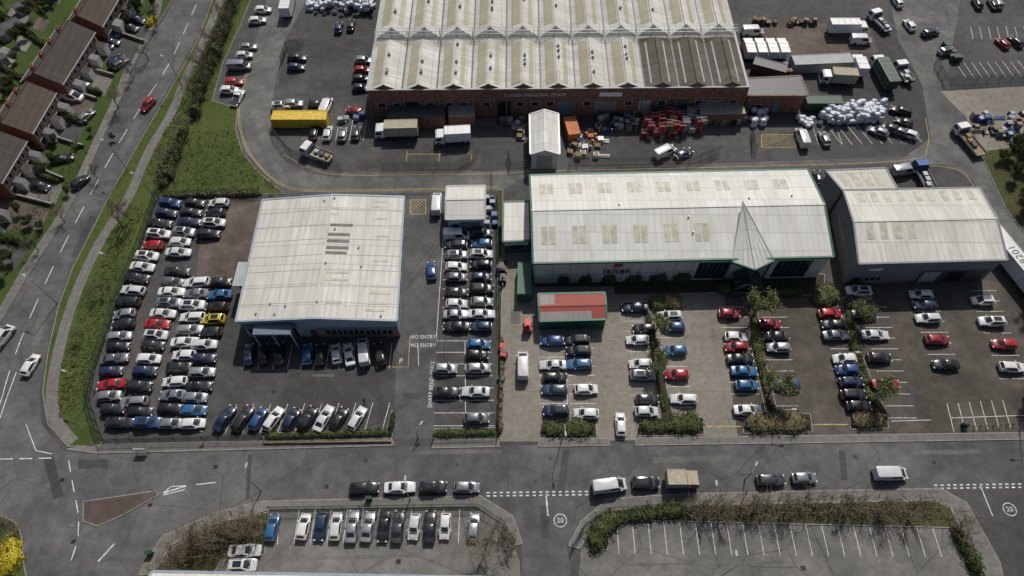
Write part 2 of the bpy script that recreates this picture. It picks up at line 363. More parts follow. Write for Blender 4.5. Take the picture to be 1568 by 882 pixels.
# ---------------------------------------------------------------- road markings
mk=MB(); Z=.016
dashed(mk,[(312,-20),(262,92),(215,165),(170,240),(132,310),(98,375),(62,450),(30,525),(8,590),(-10,660)],.15,4,3,Z,m_white)
dashed(mk,[(0,703),(100,701)],.15,2,1,Z,m_white); dashed(mk,[(105,705),(112,745),(120,790),(118,830),(100,882)],.15,2,1.5,Z,m_white)
dashed(mk,[(300,724),(480,722),(820,716),(1250,708),(1600,700)],.07,2,7,Z,m_patchl)
for dy in (0,5): dashed(mk,[(745,754.5+dy),(905,752.5+dy)],.2,.5,.5,Z,m_white); dashed(mk,[(1430,743+dy),(1640,740+dy)],.2,.5,.5,Z,m_white)
strip(mk,W([(836,756),(839,790)]),.2,Z,m_white); strip(mk,W([(1500,741),(1520,790)]),.15,Z,m_white)
strip(mk,W([(250,755),(285,744)]),.2,Z,m_white); strip(mk,W([(250,758),(282,750),(285,744),(262,745),(250,755)]),.15,Z+.001,m_white)
dashed(mk,[(300,742),(345,737)],.15,3,1,Z,m_white)
strip(mk,W([(0,640),(10,610),(25,570)]),.15,Z,m_white); strip(mk,W([(-8,640),(6,600)]),.15,Z,m_white)
strip(mk,W([(40,650),(55,690),(80,695)]),.12,Z,m_white)
dashed(mk,[(150,860),(172,835),(215,808)],.2,3,1,Z,m_white)
for a in (0,1):
    k=a*2.2
    strip(mk,sm(W([(380+k,100),(365+k,165),(372+k,215),(398+k,256),(440+k,288-k),(525,293-k),(765,288-k)]),6),.08,Z,m_yellow)
strip(mk,sm(W([(433,236),(478,258),(532,268),(760,266),(830,262),(1100,256),(1380,246),(1420,225),(1417,180)]),6),.1,Z,m_yellow)
strip(mk,sm(W([(1380,254),(1450,256),(1488,280),(1530,380)]),6),.1,Z,m_yellow)
strip(mk,W([(1080,653),(1135,653)]),.15,Z,m_yellow); strip(mk,W([(1245,650),(1300,650)]),.15,Z,m_yellow)
def hatch(x0,x1,y0,y1,c,n=7):
    q=[(x0,y0),(x1,y0),(x1,y1),(x0,y1)]
    for i in range(4): strip(mk,W([q[i],q[(i+1)%4]]),.1,Z,c)
    for i in range(n):
        t=(i+.5)/n
        strip(mk,W([(x0+(x1-x0)*t,y0),(x1,y0+(y1-y0)*(1-t))]),.06,Z+.001,c)
        strip(mk,W([(x0,y0+(y1-y0)*t),(x0+(x1-x0)*(1-t),y1)]),.06,Z+.001,c)
        strip(mk,W([(x1-(x1-x0)*t,y0),(x0,y0+(y1-y0)*(1-t))]),.06,Z+.002,c)
hatch(1166,1218,206,226,m_yellow,5); hatch(628,652,306,328,m_yellow,4)
mk.obj('road_markings')
pk=MB()
def bays(a,b,n,d,w=.09,c=None):
    A=Vector(G(*a));B=Vector(G(*b))
    for i in range(n+1):
        p=A+(B-A)*i/n; strip(pk,[p,p+Vector(d)],w,Z,c or m_white)
bays((948,848),(1442,853),20,(0,4.8))
bays((450,832),(702,832),10,(0,4.9)); strip(pk,W([(425,785),(425,834)]),.1,Z,m_white)
bays((460,566),(596,564),7,(0,4.8)); bays((372,566),(440,566),3,(0,4.8))
bays((345,663),(585,660),9,(.8,4.9)); strip(pk,W([(400,663),(585,661)]),.1,Z+.001,m_white)
bays((664,652),(669,522),7,(4.9,0)); bays((714,652),(712,522),7,(4.6,0)); strip(pk,W([(712,522),(713,655)]),.1,Z+.001,m_white)
bays((676,500),(680,350),11,(4.6,0)); strip(pk,W([(668,520),(680,350)]),.1,Z+.001,m_white)
bays((828,648),(824,520),9,(4.8,0)); bays((870,648),(866,520),9,(4.8,0)); strip(pk,W([(870,648),(866,520)]),.1,Z+.001,m_white)
bays((970,640),(952,462),11,(4.6,0)); bays((1020,640),(1000,475),11,(4.6,0))
bays((1125,640),(1100,470),10,(4.6,0)); bays((1180,640),(1165,470),10,(4.6,0))
bays((1298,640),(1255,470),10,(4.6,0)); bays((1360,640),(1318,470),10,(4.6,0))
bays((1450,618),(1535,612),5,(-.5,-4.8),.1); bays((1425,560),(1390,445),7,(4.8,0)); bays((1530,580),(1485,445),8,(4.8,0))
strip(pk,W([(1365,645),(1425,643)]),.1,Z,m_white); strip(pk,W([(1455,640),(1568,636)]),.1,Z,m_white)
bays((460,225),(462,200),2,(4,0),.1,m_yellow); bays((472,215),(556,215),4,(0,6),.1,m_white)
bays((622,248),(722,248),2,(0,3),.1,m_yellow); strip(pk,W([(622,236),(722,236)]),.1,Z+.001,m_yellow)
bays((1290,222),(1412,218),8,(-2,6),.1,m_white); bays((1235,222),(1290,222),3,(0,5),.1)
bays((1480,120),(1600,115),10,(-.6,5),.1); bays((1490,60),(1600,60),8,(1,4.5),.1)
strip(pk,W([(640,526),(641,560)]),.1,Z,m_white); strip(pk,W([(600,562),(625,562),(628,515)]),.1,Z,m_yellow)
pk.obj('parking_bay_lines')
def text(s,p,size,ang,mat,z=.02,parent=None,rx=0,name='painted_lettering',sx=1,sy=1):
    c=bpy.data.curves.new(name,'FONT'); c.body=s; c.size=size; c.align_x='CENTER'; c.align_y='CENTER'; c.extrude=.0 if not parent else .03; c.space_character=1.08
    c.materials.append(mat)
    o=bpy.data.objects.new(name,c); col.objects.link(o); o.location=(p[0],p[1],z); o.rotation_euler=(rx,0,ang); o.scale=(sx,sy,1)
    if parent: o.parent=parent
    return o
text('NO ENTRY',G(648,516),1.0,0,m_white,name='road_lettering',sx=.82); text('NO ENTRY',G(648,529),1.0,0,m_white,name='road_lettering',sx=.82)
text('SHARP BEND ONLY',G(661,588),1.05,math.radians(90),m_white,name='road_lettering',sx=.85)
text('P',G(614,553),1.3,0,m_white,name='road_lettering')
for q in ((858,797),(1546,780)):
    r=MB(); c=Vector(G(*q))
    strip(r,[c+Vector((math.cos(a*.3927),math.sin(a*.3927)))*.95 for a in range(17)],.12,.018,m_white); r.obj('road_roundel_marking'); text('20',c,1.0,0,m_white,z=.019,name='road_lettering')
# ---------------------------------------------------------------- buildings
class Bld:
    def __init__(s,px,h,ridge='u',rise=1.0,ins=.3,floor=0.0):
        s.P=[Vector(G(x,y,h)) for x,y in px]; s.h=h;s.ridge=ridge;s.rise=rise;s.ins=ins;s.floor=floor
        s.mb=MB(); s.LU=((s.P[1]-s.P[0]).length+(s.P[2]-s.P[3]).length)/2; s.LV=((s.P[3]-s.P[0]).length+(s.P[2]-s.P[1]).length)/2
    def xy(s,u,v): A,B,C,D=s.P; return (A*(1-u)+B*u)*(1-v)+(D*(1-u)+C*u)*v
    def zz(s,u,v):
        if s.ridge=='u': return s.h+s.rise*(1-abs(2*v-1))
        if s.ridge=='v': return s.h+s.rise*(1-abs(2*u-1))
        return s.h
    def rp(s,u,v,dz=0): p=s.xy(u,v); return (p.x,p.y,s.zz(u,v)+dz)
    def roof(s,mat,fascia,fh=.45):
        mb=s.mb
        if s.ridge=='u': parts=[[(0,0),(1,0),(1,.5),(0,.5)],[(0,.5),(1,.5),(1,1),(0,1)]]
        elif s.ridge=='v': parts=[[(0,0),(.5,0),(.5,1),(0,1)],[(.5,0),(1,0),(1,1),(.5,1)]]
        else: parts=[[(0,0),(1,0),(1,1),(0,1)]]
        for p in parts:
            mb.face([s.rp(*q) for q in p],mat); mb.face([s.rp(*q,dz=-fh) for q in p[::-1]],fascia)
        loop=[(0,0),(.5,0),(1,0),(1,.5),(1,1),(.5,1),(0,1),(0,.5)]
        for i in range(8):
            a,b=loop[i],loop[(i+1)%8]
            mb.face([s.rp(*a,dz=-fh),s.rp(*b,dz=-fh),s.rp(*b),s.rp(*a)],fascia)
            A=Vector(s.rp(*a,dz=-.02));B=Vector(s.rp(*b,dz=-.02)); mb.beam(A,B,.35,.1,fascia)
        if s.ridge in 'uv':
            a,b=((0,.5),(1,.5)) if s.ridge=='u' else ((.5,0),(.5,1))
            mb.beam(s.rp(*a,dz=-.02),s.rp(*b,dz=-.02),.4,.09,mat)
    def walls(s,mat,plinth=None,pz=1.0,fh=.45):
        du=s.ins/s.LU; dv=s.ins/s.LV; s.du=du;s.dv=dv
        loop=[(du,dv),(.5,dv),(1-du,dv),(1-du,.5),(1-du,1-dv),(.5,1-dv),(du,1-dv),(du,.5)]
        for i in range(8):
            a,b=loop[i],loop[(i+1)%8]; A=s.xy(*a);B=s.xy(*b)
            za=s.zz(*a)-.1; zb=s.zz(*b)-.1
            z0=s.floor
            if plinth:
                s.mb.face([(A.x,A.y,0),(B.x,B.y,0),(B.x,B.y,pz),(A.x,A.y,pz)],plinth); z0=pz
            s.mb.face([(A.x,A.y,z0),(B.x,B.y,z0),(B.x,B.y,zb),(A.x,A.y,za)],mat)
    def wp(s,side,t,out):
        du,dv=s.du,s.dv
        c={'F':((du,dv),(1-du,dv)),'R':((1-du,dv),(1-du,1-dv)),'B':((1-du,1-dv),(du,1-dv)),'L':((du,1-dv),(du,dv))}[side]
        a=s.xy(*c[0]);b=s.xy(*c[1]); d=(b-a).normalized(); n=Vector((d.y,-d.x))
        return a+(b-a)*t+n*out
    def wb(s,side,t0,t1,z0,z1,mat,out=.06):
        a=s.wp(side,t0,out/2-.01);b=s.wp(side,t1,out/2-.01)
        s.mb.beam((a.x,a.y,z0),(b.x,b.y,z0),out+.02,z1-z0,mat)
    def win(s,side,t0,t1,z0,z1,frame=None,n=1,out=.05):
        s.wb(side,t0,t1,z0,z1,frame or m_greyl,out)
        L=(s.wp(side,1,0)-s.wp(side,0,0)).length; e=.07/L
        for i in range(n):
            a=t0+(t1-t0)*i/n;b=t0+(t1-t0)*(i+1)/n
            s.wb(side,a+e,b-e,z0+.07,z1-.07,m_glass,out+.012)
    def panel(s,u0,u1,v0,v1,mat,dz=.04):
        q=[s.rp(u0,v0,dz),s.rp(u1,v0,dz),s.rp(u1,v1,dz),s.rp(u0,v1,dz)]; s.mb.face(q,mat)
        lo=[s.rp(u0,v0,-.02),s.rp(u1,v0,-.02),s.rp(u1,v1,-.02),s.rp(u0,v1,-.02)]
        for i in range(4): s.mb.face([lo[i],lo[(i+1)%4],q[(i+1)%4],q[i]],mat)
    def vent(s,u,v,r=.25,h=.5,mat=None):
        p=s.rp(u,v,-.1); s.mb.tube(p,(p[0],p[1],p[2]+h),r,r,mat or m_steel,8)
b=Bld([(816,403),(1277,393),(1237,259),(811,268)],7.2,'u',2.0)
b.roof(m_rw,m_green,.6); b.walls(m_cream,m_cream,.6)
for i in range(10):
    u=.055+i*.103
    for k in (-.013,.013):
        if i<9: b.panel(u+k-.0105,u+k+.0105,.72,.86,m_rlight)
        if u<.62: b.panel(u+k-.0105,u+k+.0105,.17,.34,m_rlight)
for u,v in ((.53,.4),(.54,.25),(.3,.55),(.75,.6),(.9,.62)): b.vent(u,v,.15,.5)
for t0,t1 in ((.56,.665),(.83,.95)): b.win('F',t0,t1,.6,5.8,m_green,6)
b.wb('F',.0,.55,2.9,3.0,m_greyl,.08)
for i in range(10): b.wb('F',.002+i*.06,.005+i*.06,.0,6.6,m_greyl,.1)
b.win('R',.1,.5,1,2.4,m_green,6)
A=Vector(b.rp(.66,0,0));B=Vector(b.rp(.80,0,0)); M=(A+B)/2
n=Vector((0,-1,0)); tip=M+n*2.2+Vector((0,0,.2)); apex=Vector(b.rp(.712,.5,1.3))
A2=A+n*.4+Vector((0,0,-.2));B2=B+n*.4+Vector((0,0,-.2));tip.z=A.z-.2
b.mb.face([A2,tip,apex],m_rw); b.mb.face([tip,B2,apex],m_rw); b.mb.face([A2,apex,Vector(b.rp(.66,.02,-.1))],m_rw);b.mb.face([B2,Vector(b.rp(.80,.02,-.1)),apex],m_rw)
for p,q in ((A2,tip),(tip,B2)): b.mb.beam(p-Vector((0,0,.5)),q-Vector((0,0,.5)),.25,.55,m_green)
for p in (A2,tip,B2): b.mb.beam(p,apex,.14,.1,m_greyl)
for k in (.25,.5,.75):
    for a_,b_ in ((A2,tip),(tip,B2)): q=a_+(b_-a_)*k; b.mb.beam(q+Vector((0,0,.02)),apex,.05,.03,m_rlight)
for p in (A2,tip,B2): b.mb.tube((p.x*.98+M.x*.02,p.y+.3,0),(p.x*.98+M.x*.02,p.y+.3,p.z-.4),.15,.15,m_green)
pc=Vector((M.x,M.y-1.0,0))
for sx in (-1,1):
    b.mb.face([(pc.x,pc.y-2.6,4.3),(pc.x,pc.y+1,4.3),(pc.x+sx*2.4,pc.y+1,2.9),(pc.x+sx*2.4,pc.y-2.6,2.9)],m_glass)
    b.mb.beam((pc.x,pc.y-2.6,4.25),(pc.x+sx*2.4,pc.y-2.6,2.85),.12,.12,m_green)
    for k in range(4): b.mb.beam((pc.x,pc.y-2.6+k*1.15,4.32),(pc.x+sx*2.4,pc.y-2.6+k*1.15,2.92),.08,.05,m_green)
    b.mb.tube((pc.x+sx*2.3,pc.y-2.5,0),(pc.x+sx*2.3,pc.y-2.5,2.95),.09,.09,m_green)
b.mb.face([(pc.x-2.3,pc.y-1.2,0),(pc.x+2.3,pc.y-1.2,0),(pc.x+2.3,pc.y-1.2,2.95),(pc.x,pc.y-1.2,4.2),(pc.x-2.3,pc.y-1.2,2.95)],m_glass)
ob=b.mb.obj('office_building')
p=b.wp('F',.285,.15); text('jaltek',(p.x,p.y),2.1,0,m_black,z=3.9,parent=ob,rx=math.radians(90),name='sign_lettering')
q=MB(); p=b.wp('F',.285,.12)
for dx,dz,rr in ((-.3,0,.5),(.35,.05,.36)): q.tube((p.x+dx,p.y,5.55+dz),(p.x+dx,p.y-.12,5.55+dz),rr,rr,m_red,12)
o=q.obj('logo_disc'); o.parent=ob
b=Bld([(770,370),(812,368),(811,308),(771,309)],4.0,'f',0); b.roof(m_rw,m_green,.4); b.walls(m_cream,m_green,2.2); b.win('F',.2,.8,.8,2.4); b.mb.obj('office_annex')
b=Bld([(361,492),(608,491),(619,301),(402,306)],6.2,'v',1.0)
b.roof(m_rw2,m_bluel,.9); b.walls(m_bluel,m_brick2,.5)
for u,v,w,h,m in ((.53,.88,.07,.02,m_rlight),(.53,.83,.07,.018,m_rlight),(.59,.735,.15,.022,m_rlightd),(.58,.655,.15,.024,m_rlightd),(.58,.60,.15,.024,m_rlightd),(.58,.545,.15,.026,m_rlightd),(.57,.505,.15,.02,m_rlightd),(.60,.35,.14,.018,m_rlight),(.60,.29,.14,.018,m_rlight),(.60,.12,.1,.02,m_rlight),(.83,.95,.1,.014,m_rlight),(.83,.90,.1,.014,m_rlight),(.85,.80,.1,.014,m_rlight),(.87,.65,.1,.014,m_rlight),(.87,.45,.1,.016,m_rlight),(.88,.2,.13,.02,m_rlight),(.87,.12,.12,.016,m_rlight),(.86,.07,.12,.016,m_rlight)):
    b.panel(max(.503,u-w/2),u+w/2,v-h/2,v+h/2,m)
for u,v in ((.55,.7),(.45,.95),(.52,.97),(.52,.42),(.72,.55),(.2,.12),(.3,.1),(.12,.05),(.24,.04),(.5,.12),(.9,.03),(.75,.4)): b.vent(u,v,.16,.45,m_greyl)
for u in (.25,.75): b.mb.beam(b.rp(u,0,.0),b.rp(u,1,.0),.12,.05,m_greyl)
for v in (.12,.245,.37,.49,.62,.74,.87):
    b.mb.beam(b.rp(0,v,.0),b.rp(.5,v,.0),.08,.035,m_greyl); b.mb.beam(b.rp(.5,v,.0),b.rp(1,v,.0),.08,.035,m_greyl)
b.win('F',.02,.34,.2,3.4,m_greyl,10); b.win('F',.52,.96,.9,2.6,m_greyl,12); b.wb('F',.46,1,3.0,3.35,m_blueg,.15); b.wb('F',.46,.999,0,3.0,m_brick2,.03)
b.wb('F',.0,.35,3.6,4.6,m_blueg,.3); b.wb('F',.42,.46,0,2.6,m_greyd,.1)
for i in range(5): b.win('R',.1+i*.18,.18+i*.18,2.6,4.2,m_greyl,3)
b.win('L',.62,.98,.2,3.0,m_greyl,10)
A=b.wp('F',.1,.3);B=b.wp('F',.34,.3)
b.mb.beam((A.x,A.y-1.0,5.1),(B.x,B.y-1.0,5.1),2.2,.4,m_blueg)
for t in (0,.5,1): p=A+(B-A)*t; b.mb.tube((p.x,p.y-1.9,0),(p.x,p.y-1.9,5.1),.12,.12,m_greyl)
p=b.wp('L',.60,1.3); b.mb.box((p.x,p.y,4.6),(3.2,5.0,.3),m_greyl); b.mb.box((p.x+.3,p.y,2.2),(2.2,4.2,4.4),m_grey); b.mb.box((p.x-.85,p.y,1.5),(.05,3.2,2.4),m_glass)
b.mb.obj('car_showroom')
b=Bld([(1315,404),(1543,398),(1500,287),(1291,291)],7.0,'u',1.2); b.roof(m_rw2,m_grey,.7); b.walls(m_grey,m_brick2,.8)
for i in range(4):
    u=.08+i*.095; b.panel(u,u+.05,.28,.5-.02,m_rlight); b.panel(u+.01,u+.055,.80,.95,m_rlight)
for i in range(5): u=.50+i*.095; b.panel(u,u+.045,.80,.95,m_rlight)
b.wb('F',.50,.97,0,3.6,m_greyd,.08); b.win('F',.12,.24,1,2.2,m_greyl,3); b.wb('F',.52,.64,.1,3.3,m_greyl,.12); b.wb('F',.70,.82,.1,3.3,m_black,.12); b.win('F',.03,.09,.1,2.2,m_blueg)
b.wb('F',.1,.2,4.3,5.0,m_wpaint,.12); b.wb('L',.2,.8,3.0,3.2,m_greyl,.1)
b.mb.obj('industrial_unit')
b=Bld([(1290,291),(1375,290),(1356,257),(1264,261)],7.02,'f',.0); b.roof(m_rw2,m_grey,.7); b.walls(m_grey,m_brick2,.8)
for i in range(4): u=.12+i*.2; b.panel(u,u+.12,.2,.85,m_rlight)
b.mb.obj('industrial_unit')
b=Bld([(682,336),(743,335),(743,284),(684,285)],4.2,'u',.9); b.roof(m_rw,m_greyl,.4); b.walls(m_greyl,None); b.win('F',.1,.3,.2,2.4); b.wb('F',.35,.9,.1,3.0,m_blueg,.08); b.wb('F',.1,.9,3.15,3.6,m_wpaint,.1)
b.mb.obj('workshop_unit')
b=Bld([(812,236),(857,236),(855,174),(811,175)],4.6,'v',1.2); b.roof(m_rw,m_wpaint,.3); b.walls(m_greyl,None); b.wb('F',.2,.8,.05,3.8,m_grey,.08)
b.mb.obj('temporary_storage_building')
b=Bld([(826,492),(929,489),(926,448),(824,450)],3.2,'u',.5,.1); b.roof(m_redroof,m_green,.25); b.walls(m_green)
b.mb.face([b.rp(0,.52,.02),b.rp(.24,.52,.02),b.rp(.24,.99,.02),b.rp(0,.99,.02)],m_greyroof)
b.mb.face([b.rp(.0,.01,.02),b.rp(.78,.01,.02),b.rp(.78,.30,.02),b.rp(0,.30,.02)],m_greyroof)
for i in range(26): b.wb('F',.02+i*.0375,.036+i*.0375,.1,2.9,m_green,.07)
b.mb.obj('storage_shed')
def container(name,a,bp,w,h,mat,z0=0):
    A=Vector(G(a[0],a[1],h));B=Vector(G(bp[0],bp[1],h)); m=MB(); d=(B-A).normalized(); n=Vector((-d.y,d.x))*w/2; L=(B-A).length
    m.beam((A.x,A.y,z0+.1),(B.x,B.y,z0+.1),w-.1,h-.15,mat); k=int(L/.35)
    for i in range(k):
        p=A+d*(i+.5)*L/k
        for s in (-1,1): m.beam((p.x+n.x*s-d.x*.08,p.y+n.y*s-d.y*.08,z0+.2),(p.x+n.x*s+d.x*.08,p.y+n.y*s+d.y*.08,z0+.2),.07,h-.35,mat)
        q=p-n*.96; r=p+n*.96; m.beam((q.x,q.y,z0+h-.06),(r.x,r.y,z0+h-.06),.15,.05,mat)
    for p in (A,B):
        for s in (-1,1): q=p+n*s; m.box((q.x,q.y,z0+h/2),(.16,.16,h),mat,math.atan2(d.y,d.x))
    for s in (-1,1): q=A+n*s;r=B+n*s; m.beam((q.x,q.y,z0+h-.1),(r.x,r.y,z0+h-.1),.14,.14,mat)
    return m.obj(name)
container('shipping_container',(804,402),(803,450),2.4,2.6,m_green)
container('yellow_container',(416,176),(500,176),2.6,2.6,m_yel)
container('portable_cabin',(1215,92),(1305,88),3,2.7,m_greyl); container('shipping_container',(1155,92),(1205,105),2.6,2.6,m_greyd)
container('shipping_container',(1235,152),(1290,152),2.4,2.6,m_greenp); container('shipping_container',(872,178),(880,205),2.4,2.5,m_orange)
# big warehouse, eleven ridged bays
wh=MB(); EZ=7.0; RZ=8.5
fl=Vector(G(562,140,EZ));fr=Vector(G(1146,135,EZ)); bl=Vector(G(596,-70,EZ)); br=Vector(G(1092,-75,EZ))
ml=fl+(bl-fl)*((Vector(G(575,62,EZ))-fl).length/(bl-fl).length); mr=fr+(br-fr)*((Vector(G(1122,56,EZ))-fr).length/(br-fr).length)
NB=11
def wq(u,v):
    return (fl+(fr-fl)*u)*(1-v)+(ml+(mr-ml)*u)*v if v<=1 else (ml+(mr-ml)*u)*(2-v)+(bl+(br-bl)*u)*(v-1)
def wz(p,z): return (p.x,p.y,z)
for i in range(NB):
    u0,u1=i/NB,(i+1)/NB; um=(u0+u1)/2
    for sec in (0,1):
        va=sec+(.0 if sec==0 else .02); vb=sec+(.98 if sec==0 else 1)
        ha=va+(.012 if sec==0 else .05); hb=vb-(.09 if sec==0 else .0)
        dark=(sec==0 and i>=7.5)
        base=m_rdark if dark else m_rwh
        a,b_,c,d=wq(u0,va),wq(u1,va),wq(u1,vb),wq(u0,vb); ra,rb=wq(um,ha),wq(um,hb)
        wh.face([wz(a,EZ),wz(ra,RZ),wz(rb,RZ),wz(d,EZ)][::-1],base)
        wh.face([wz(b_,EZ),wz(c,EZ),wz(rb,RZ),wz(ra,RZ)],base)
        wh.face([wz(a,EZ),wz(b_,EZ),wz(ra,RZ)],m_brick if sec==0 else base); wh.face([wz(c,EZ),wz(d,EZ),wz(rb,RZ)],base)
        def sp(u,v,side):
            f=(u-u0)/(um-u0) if side==0 else (u1-u)/(u1-um)
            p=wq(u,v); return (p.x,p.y,EZ+(RZ-EZ)*f+.05)
        for side in (0,1):
            if side==0: ua,ub=u0+.30*(um-u0),u0+.82*(um-u0)
            else: ua,ub=u1-.66*(u1-um),u1-.40*(u1-um)
            mat=m_rcream if not dark else m_greyl
            if dark: ua,ub=ua+.002,ua+.006
            for k in range(1 if sec==0 else 2):
                v0=ha+.05+(hb-ha)*(.5*k) ; v1=(hb-.03 if sec==0 else ha+.05+(hb-ha)*(.5*k+.42))
                if side==1 and not dark and R.random()<.45: continue
                q=[sp(ua,v0,side),sp(ub,v0,side),sp(ub,v1,side),sp(ua,v1,side)]
                wh.face(q,mat)
        wh.beam(wz(ra,RZ-.02),wz(rb,RZ-.02),.5,.12,m_rwh if not dark else m_rdark)
        for k in range(3):
            v=va+.2+R.random()*.6; p=wq(um+.004,v)
            if not dark: wh.tube((p.x,p.y,RZ-.2),(p.x,p.y,RZ+.6),.28,.28,m_greyl,8)
    if i: wh.beam(wz(wq(u0,0.004),EZ+.02),wz(wq(u0,2),EZ+.02),.8,.05,m_greyd)
wh.beam(wz(wq(0,1),EZ+.0),wz(wq(1,1),EZ+.0),.9,.08,m_greyd)
for s in (-.55,.55):
    A=wq(0,1);B=wq(1,1); wh.beam((A.x,A.y+s,RZ+.3),(B.x,B.y+s,RZ+.3),.1,.1,m_steel); wh.beam((A.x,A.y+s,RZ+1.1),(B.x,B.y+s,RZ+1.1),.05,.05,m_steel)
for i in range(90):
    p=wq(i/89,1); wh.beam((p.x,p.y-.5,RZ+.28),(p.x,p.y+.5,RZ+.28),.1,.05,m_fst)
    if i%4==0:
        for s in (-.55,.55): wh.beam((p.x,p.y+s,EZ),(p.x+.08,p.y+s,EZ),.08,RZ-EZ+1.1,m_steel)
c4=[fl,fr,br,bl]
for i in range(4):
    p,q=c4[i],c4[(i+1)%4]; wh.face([(p.x,p.y,0),(q.x,q.y,0),(q.x,q.y,EZ+.05),(p.x,p.y,EZ+.05)],m_brick)
    if i: wh.beam((p.x,p.y,EZ-.05),(q.x,q.y,EZ-.05),.5,.2,m_greyl)
def wf(t,out=0): d=(fr-fl).normalized(); return fl+(fr-fl)*t+Vector((d.y,-d.x))*out
def wbx(t0,t1,z0,z1,m,o=.1): a=wf(t0,o/2);b2=wf(t1,o/2); wh.beam((a.x,a.y,z0),(b2.x,b2.y,z0),o,z1-z0,m)
wbx(0,1,EZ-.12,EZ+.5,m_brick,.28); wbx(0,1,EZ+.5,EZ+.6,m_greyl,.34)
for t0,t1,m in ((.34,.375,m_black),(.50,.545,m_blueg),(.60,.66,m_steel),(.09,.13,m_black),(.72,.75,m_greyl),(.80,.85,m_greyd),(.9,.94,m_steel)): wbx(t0,t1,.05,4.0,m,.12)
for t in (.02,.06,.15,.2,.24,.3,.39,.43,.47,.57,.68,.77,.87,.96): wbx(t,t+.022,2.6,3.9,m_greyl,.06); wbx(t+.002,t+.02,2.7,3.8,m_glass,.09)
for i in range(12): wbx(i/11.02,i/11.02+.0035,0,6.6,m_brick2,.25)
wbx(.03,.97,4.6,4.8,m_brick2,.14)
wbx(.61,.67,5.35,6.4,m_wpaint,.3)
for t0,t1,m in ((.05,.2,m_greyd),(.21,.28,m_greyroof),(.88,1.0,m_greyroof)):
    a=wf(t0,1.6);b2=wf(t1,1.6); wh.beam((a.x,a.y,0),(b2.x,b2.y,0),3.0,2.9,m_brick); wh.beam((a.x,a.y,2.9),(b2.x,b2.y,2.9),3.4,.2,m)
w=wh.obj('warehouse')
p=wf(.44,.36); text('SUNDON INDUSTRIAL ESTATE',(p.x,p.y),1.15,math.atan2((fr-fl).y,(fr-fl).x),m_wpaint,z=5.95,parent=w,rx=math.radians(90),name='sign_lettering',sx=.76)
b=Bld([(1145,146),(1238,146),(1226,116),(1140,120)],5,'f',0); b.roof(m_greyd,m_brick2,.4); b.walls(m_brick); b.win('F',.1,.3,1,2.2); b.wb('F',.5,.62,0,2.4,m_blueg); b.mb.obj('brick_outbuilding')
b=Bld([(150,1010),(760,1010),(745,884),(234,875)],6,'u',1.2); b.roof(m_rw,m_bluel,.5); b.walls(m_greyl); b.mb.obj('industrial_unit')
def house(p0,p1,depth=8,eave=5.2,rise=2.6,n=3,tile=None,ext=True):
    A=Vector(G(p0[0],p0[1],eave+rise));B=Vector(G(p1[0],p1[1],eave+rise)); d=(B-A).normalized(); nn=Vector((d.y,-d.x)); L=(B-A).length
    mb=MB(); tile=tile or m_tile
    def P(x,y,z): q=A+d*x+nn*y; return (q.x,q.y,z)
    D=depth/2
    for s in (1,-1):
        mb.face([P(-.3,0,eave+rise),P(L+.3,0,eave+rise),P(L+.3,s*(D+.4),eave-.25),P(-.3,s*(D+.4),eave-.25)][::s],tile)
        mb.beam(P(-.3,s*(D+.42),eave-.4),P(L+.3,s*(D+.42),eave-.4),.14,.16,m_render)
        mb.face([P(0,s*D,0),P(L,s*D,0),P(L,s*D,eave),P(0,s*D,eave)],m_brick2)
    for x in (0,L): mb.face([P(x,-D,0),P(x,D,0),P(x,D,eave),P(x,0,eave+rise-.15),P(x,-D,eave)],m_brick)
    mb.beam(P(-.3,0,eave+rise-.04),P(L+.3,0,eave+rise-.04),.3,.12,tile)
    w=L/n
    for i in range(n):
        x=i*w
        for (a,b_,z0,z1) in ((.12,.42,3.2,4.4),(.6,.88,3.2,4.4),(.12,.5,.8,2.2)):
            for s in (1,-1):
                mb.beam(P(x+a*w,s*(D+.03),z0),P(x+b_*w,s*(D+.03),z0),.08,z1-z0,m_wpaint); mb.beam(P(x+a*w+.1,s*(D+.05),z0+.1),P(x+b_*w-.1,s*(D+.05),z0+.1),.08,z1-z0-.2,m_glass)
        mb.beam(P(x+.68*w,D+.03,.1),P(x+.82*w,D+.03,.1),.1,2.1,[m_red,m_bluep,m_wpaint,m_greend][i%4])
        if ext:
            mb.face([P(x+.55*w,D,3.0),P(x+.95*w,D,3.0),P(x+.95*w,D+1.8,2.4),P(x+.55*w,D+1.8,2.4)],tile if i%2 else m_greyd)
            mb.face([P(x+.55*w,D+1.8,0),P(x+.95*w,D+1.8,0),P(x+.95*w,D+1.8,2.4),P(x+.55*w,D+1.8,2.4)],m_render)
            for xx in (.55,.95): mb.face([P(x+xx*w,D,0),P(x+xx*w,D+1.8,0),P(x+xx*w,D+1.8,2.4),P(x+xx*w,D,3.0)],m_render)
        if i%2:
            mb.face([P(x+.1*w,-D,2.9),P(x+.6*w,-D,2.9),P(x+.6*w,-D-3,2.5),P(x+.1*w,-D-3,2.5)],m_greyl)
            for xa,xb,ya,yb in ((.1,.6,3,3),(.1,.1,0,3),(.6,.6,0,3)): mb.face([P(x+xa*w,-D-ya,0),P(x+xb*w,-D-yb,0),P(x+xb*w,-D-yb,2.5),P(x+xa*w,-D-ya,2.5)],m_render)
        q=P(x+.02*w+.6,-.3,eave+rise-.6); mb.box((q[0],q[1],q[2]+.7),(1.1,.6,1.6),m_brick,math.atan2(d.y,d.x))
        for k in (-.25,.25): mb.tube((q[0]+d.x*k,q[1]+d.y*k,q[2]+1.5),(q[0]+d.x*k,q[1]+d.y*k,q[2]+1.9),.13,.1,m_orange,6)
    return mb.obj('brick_house')
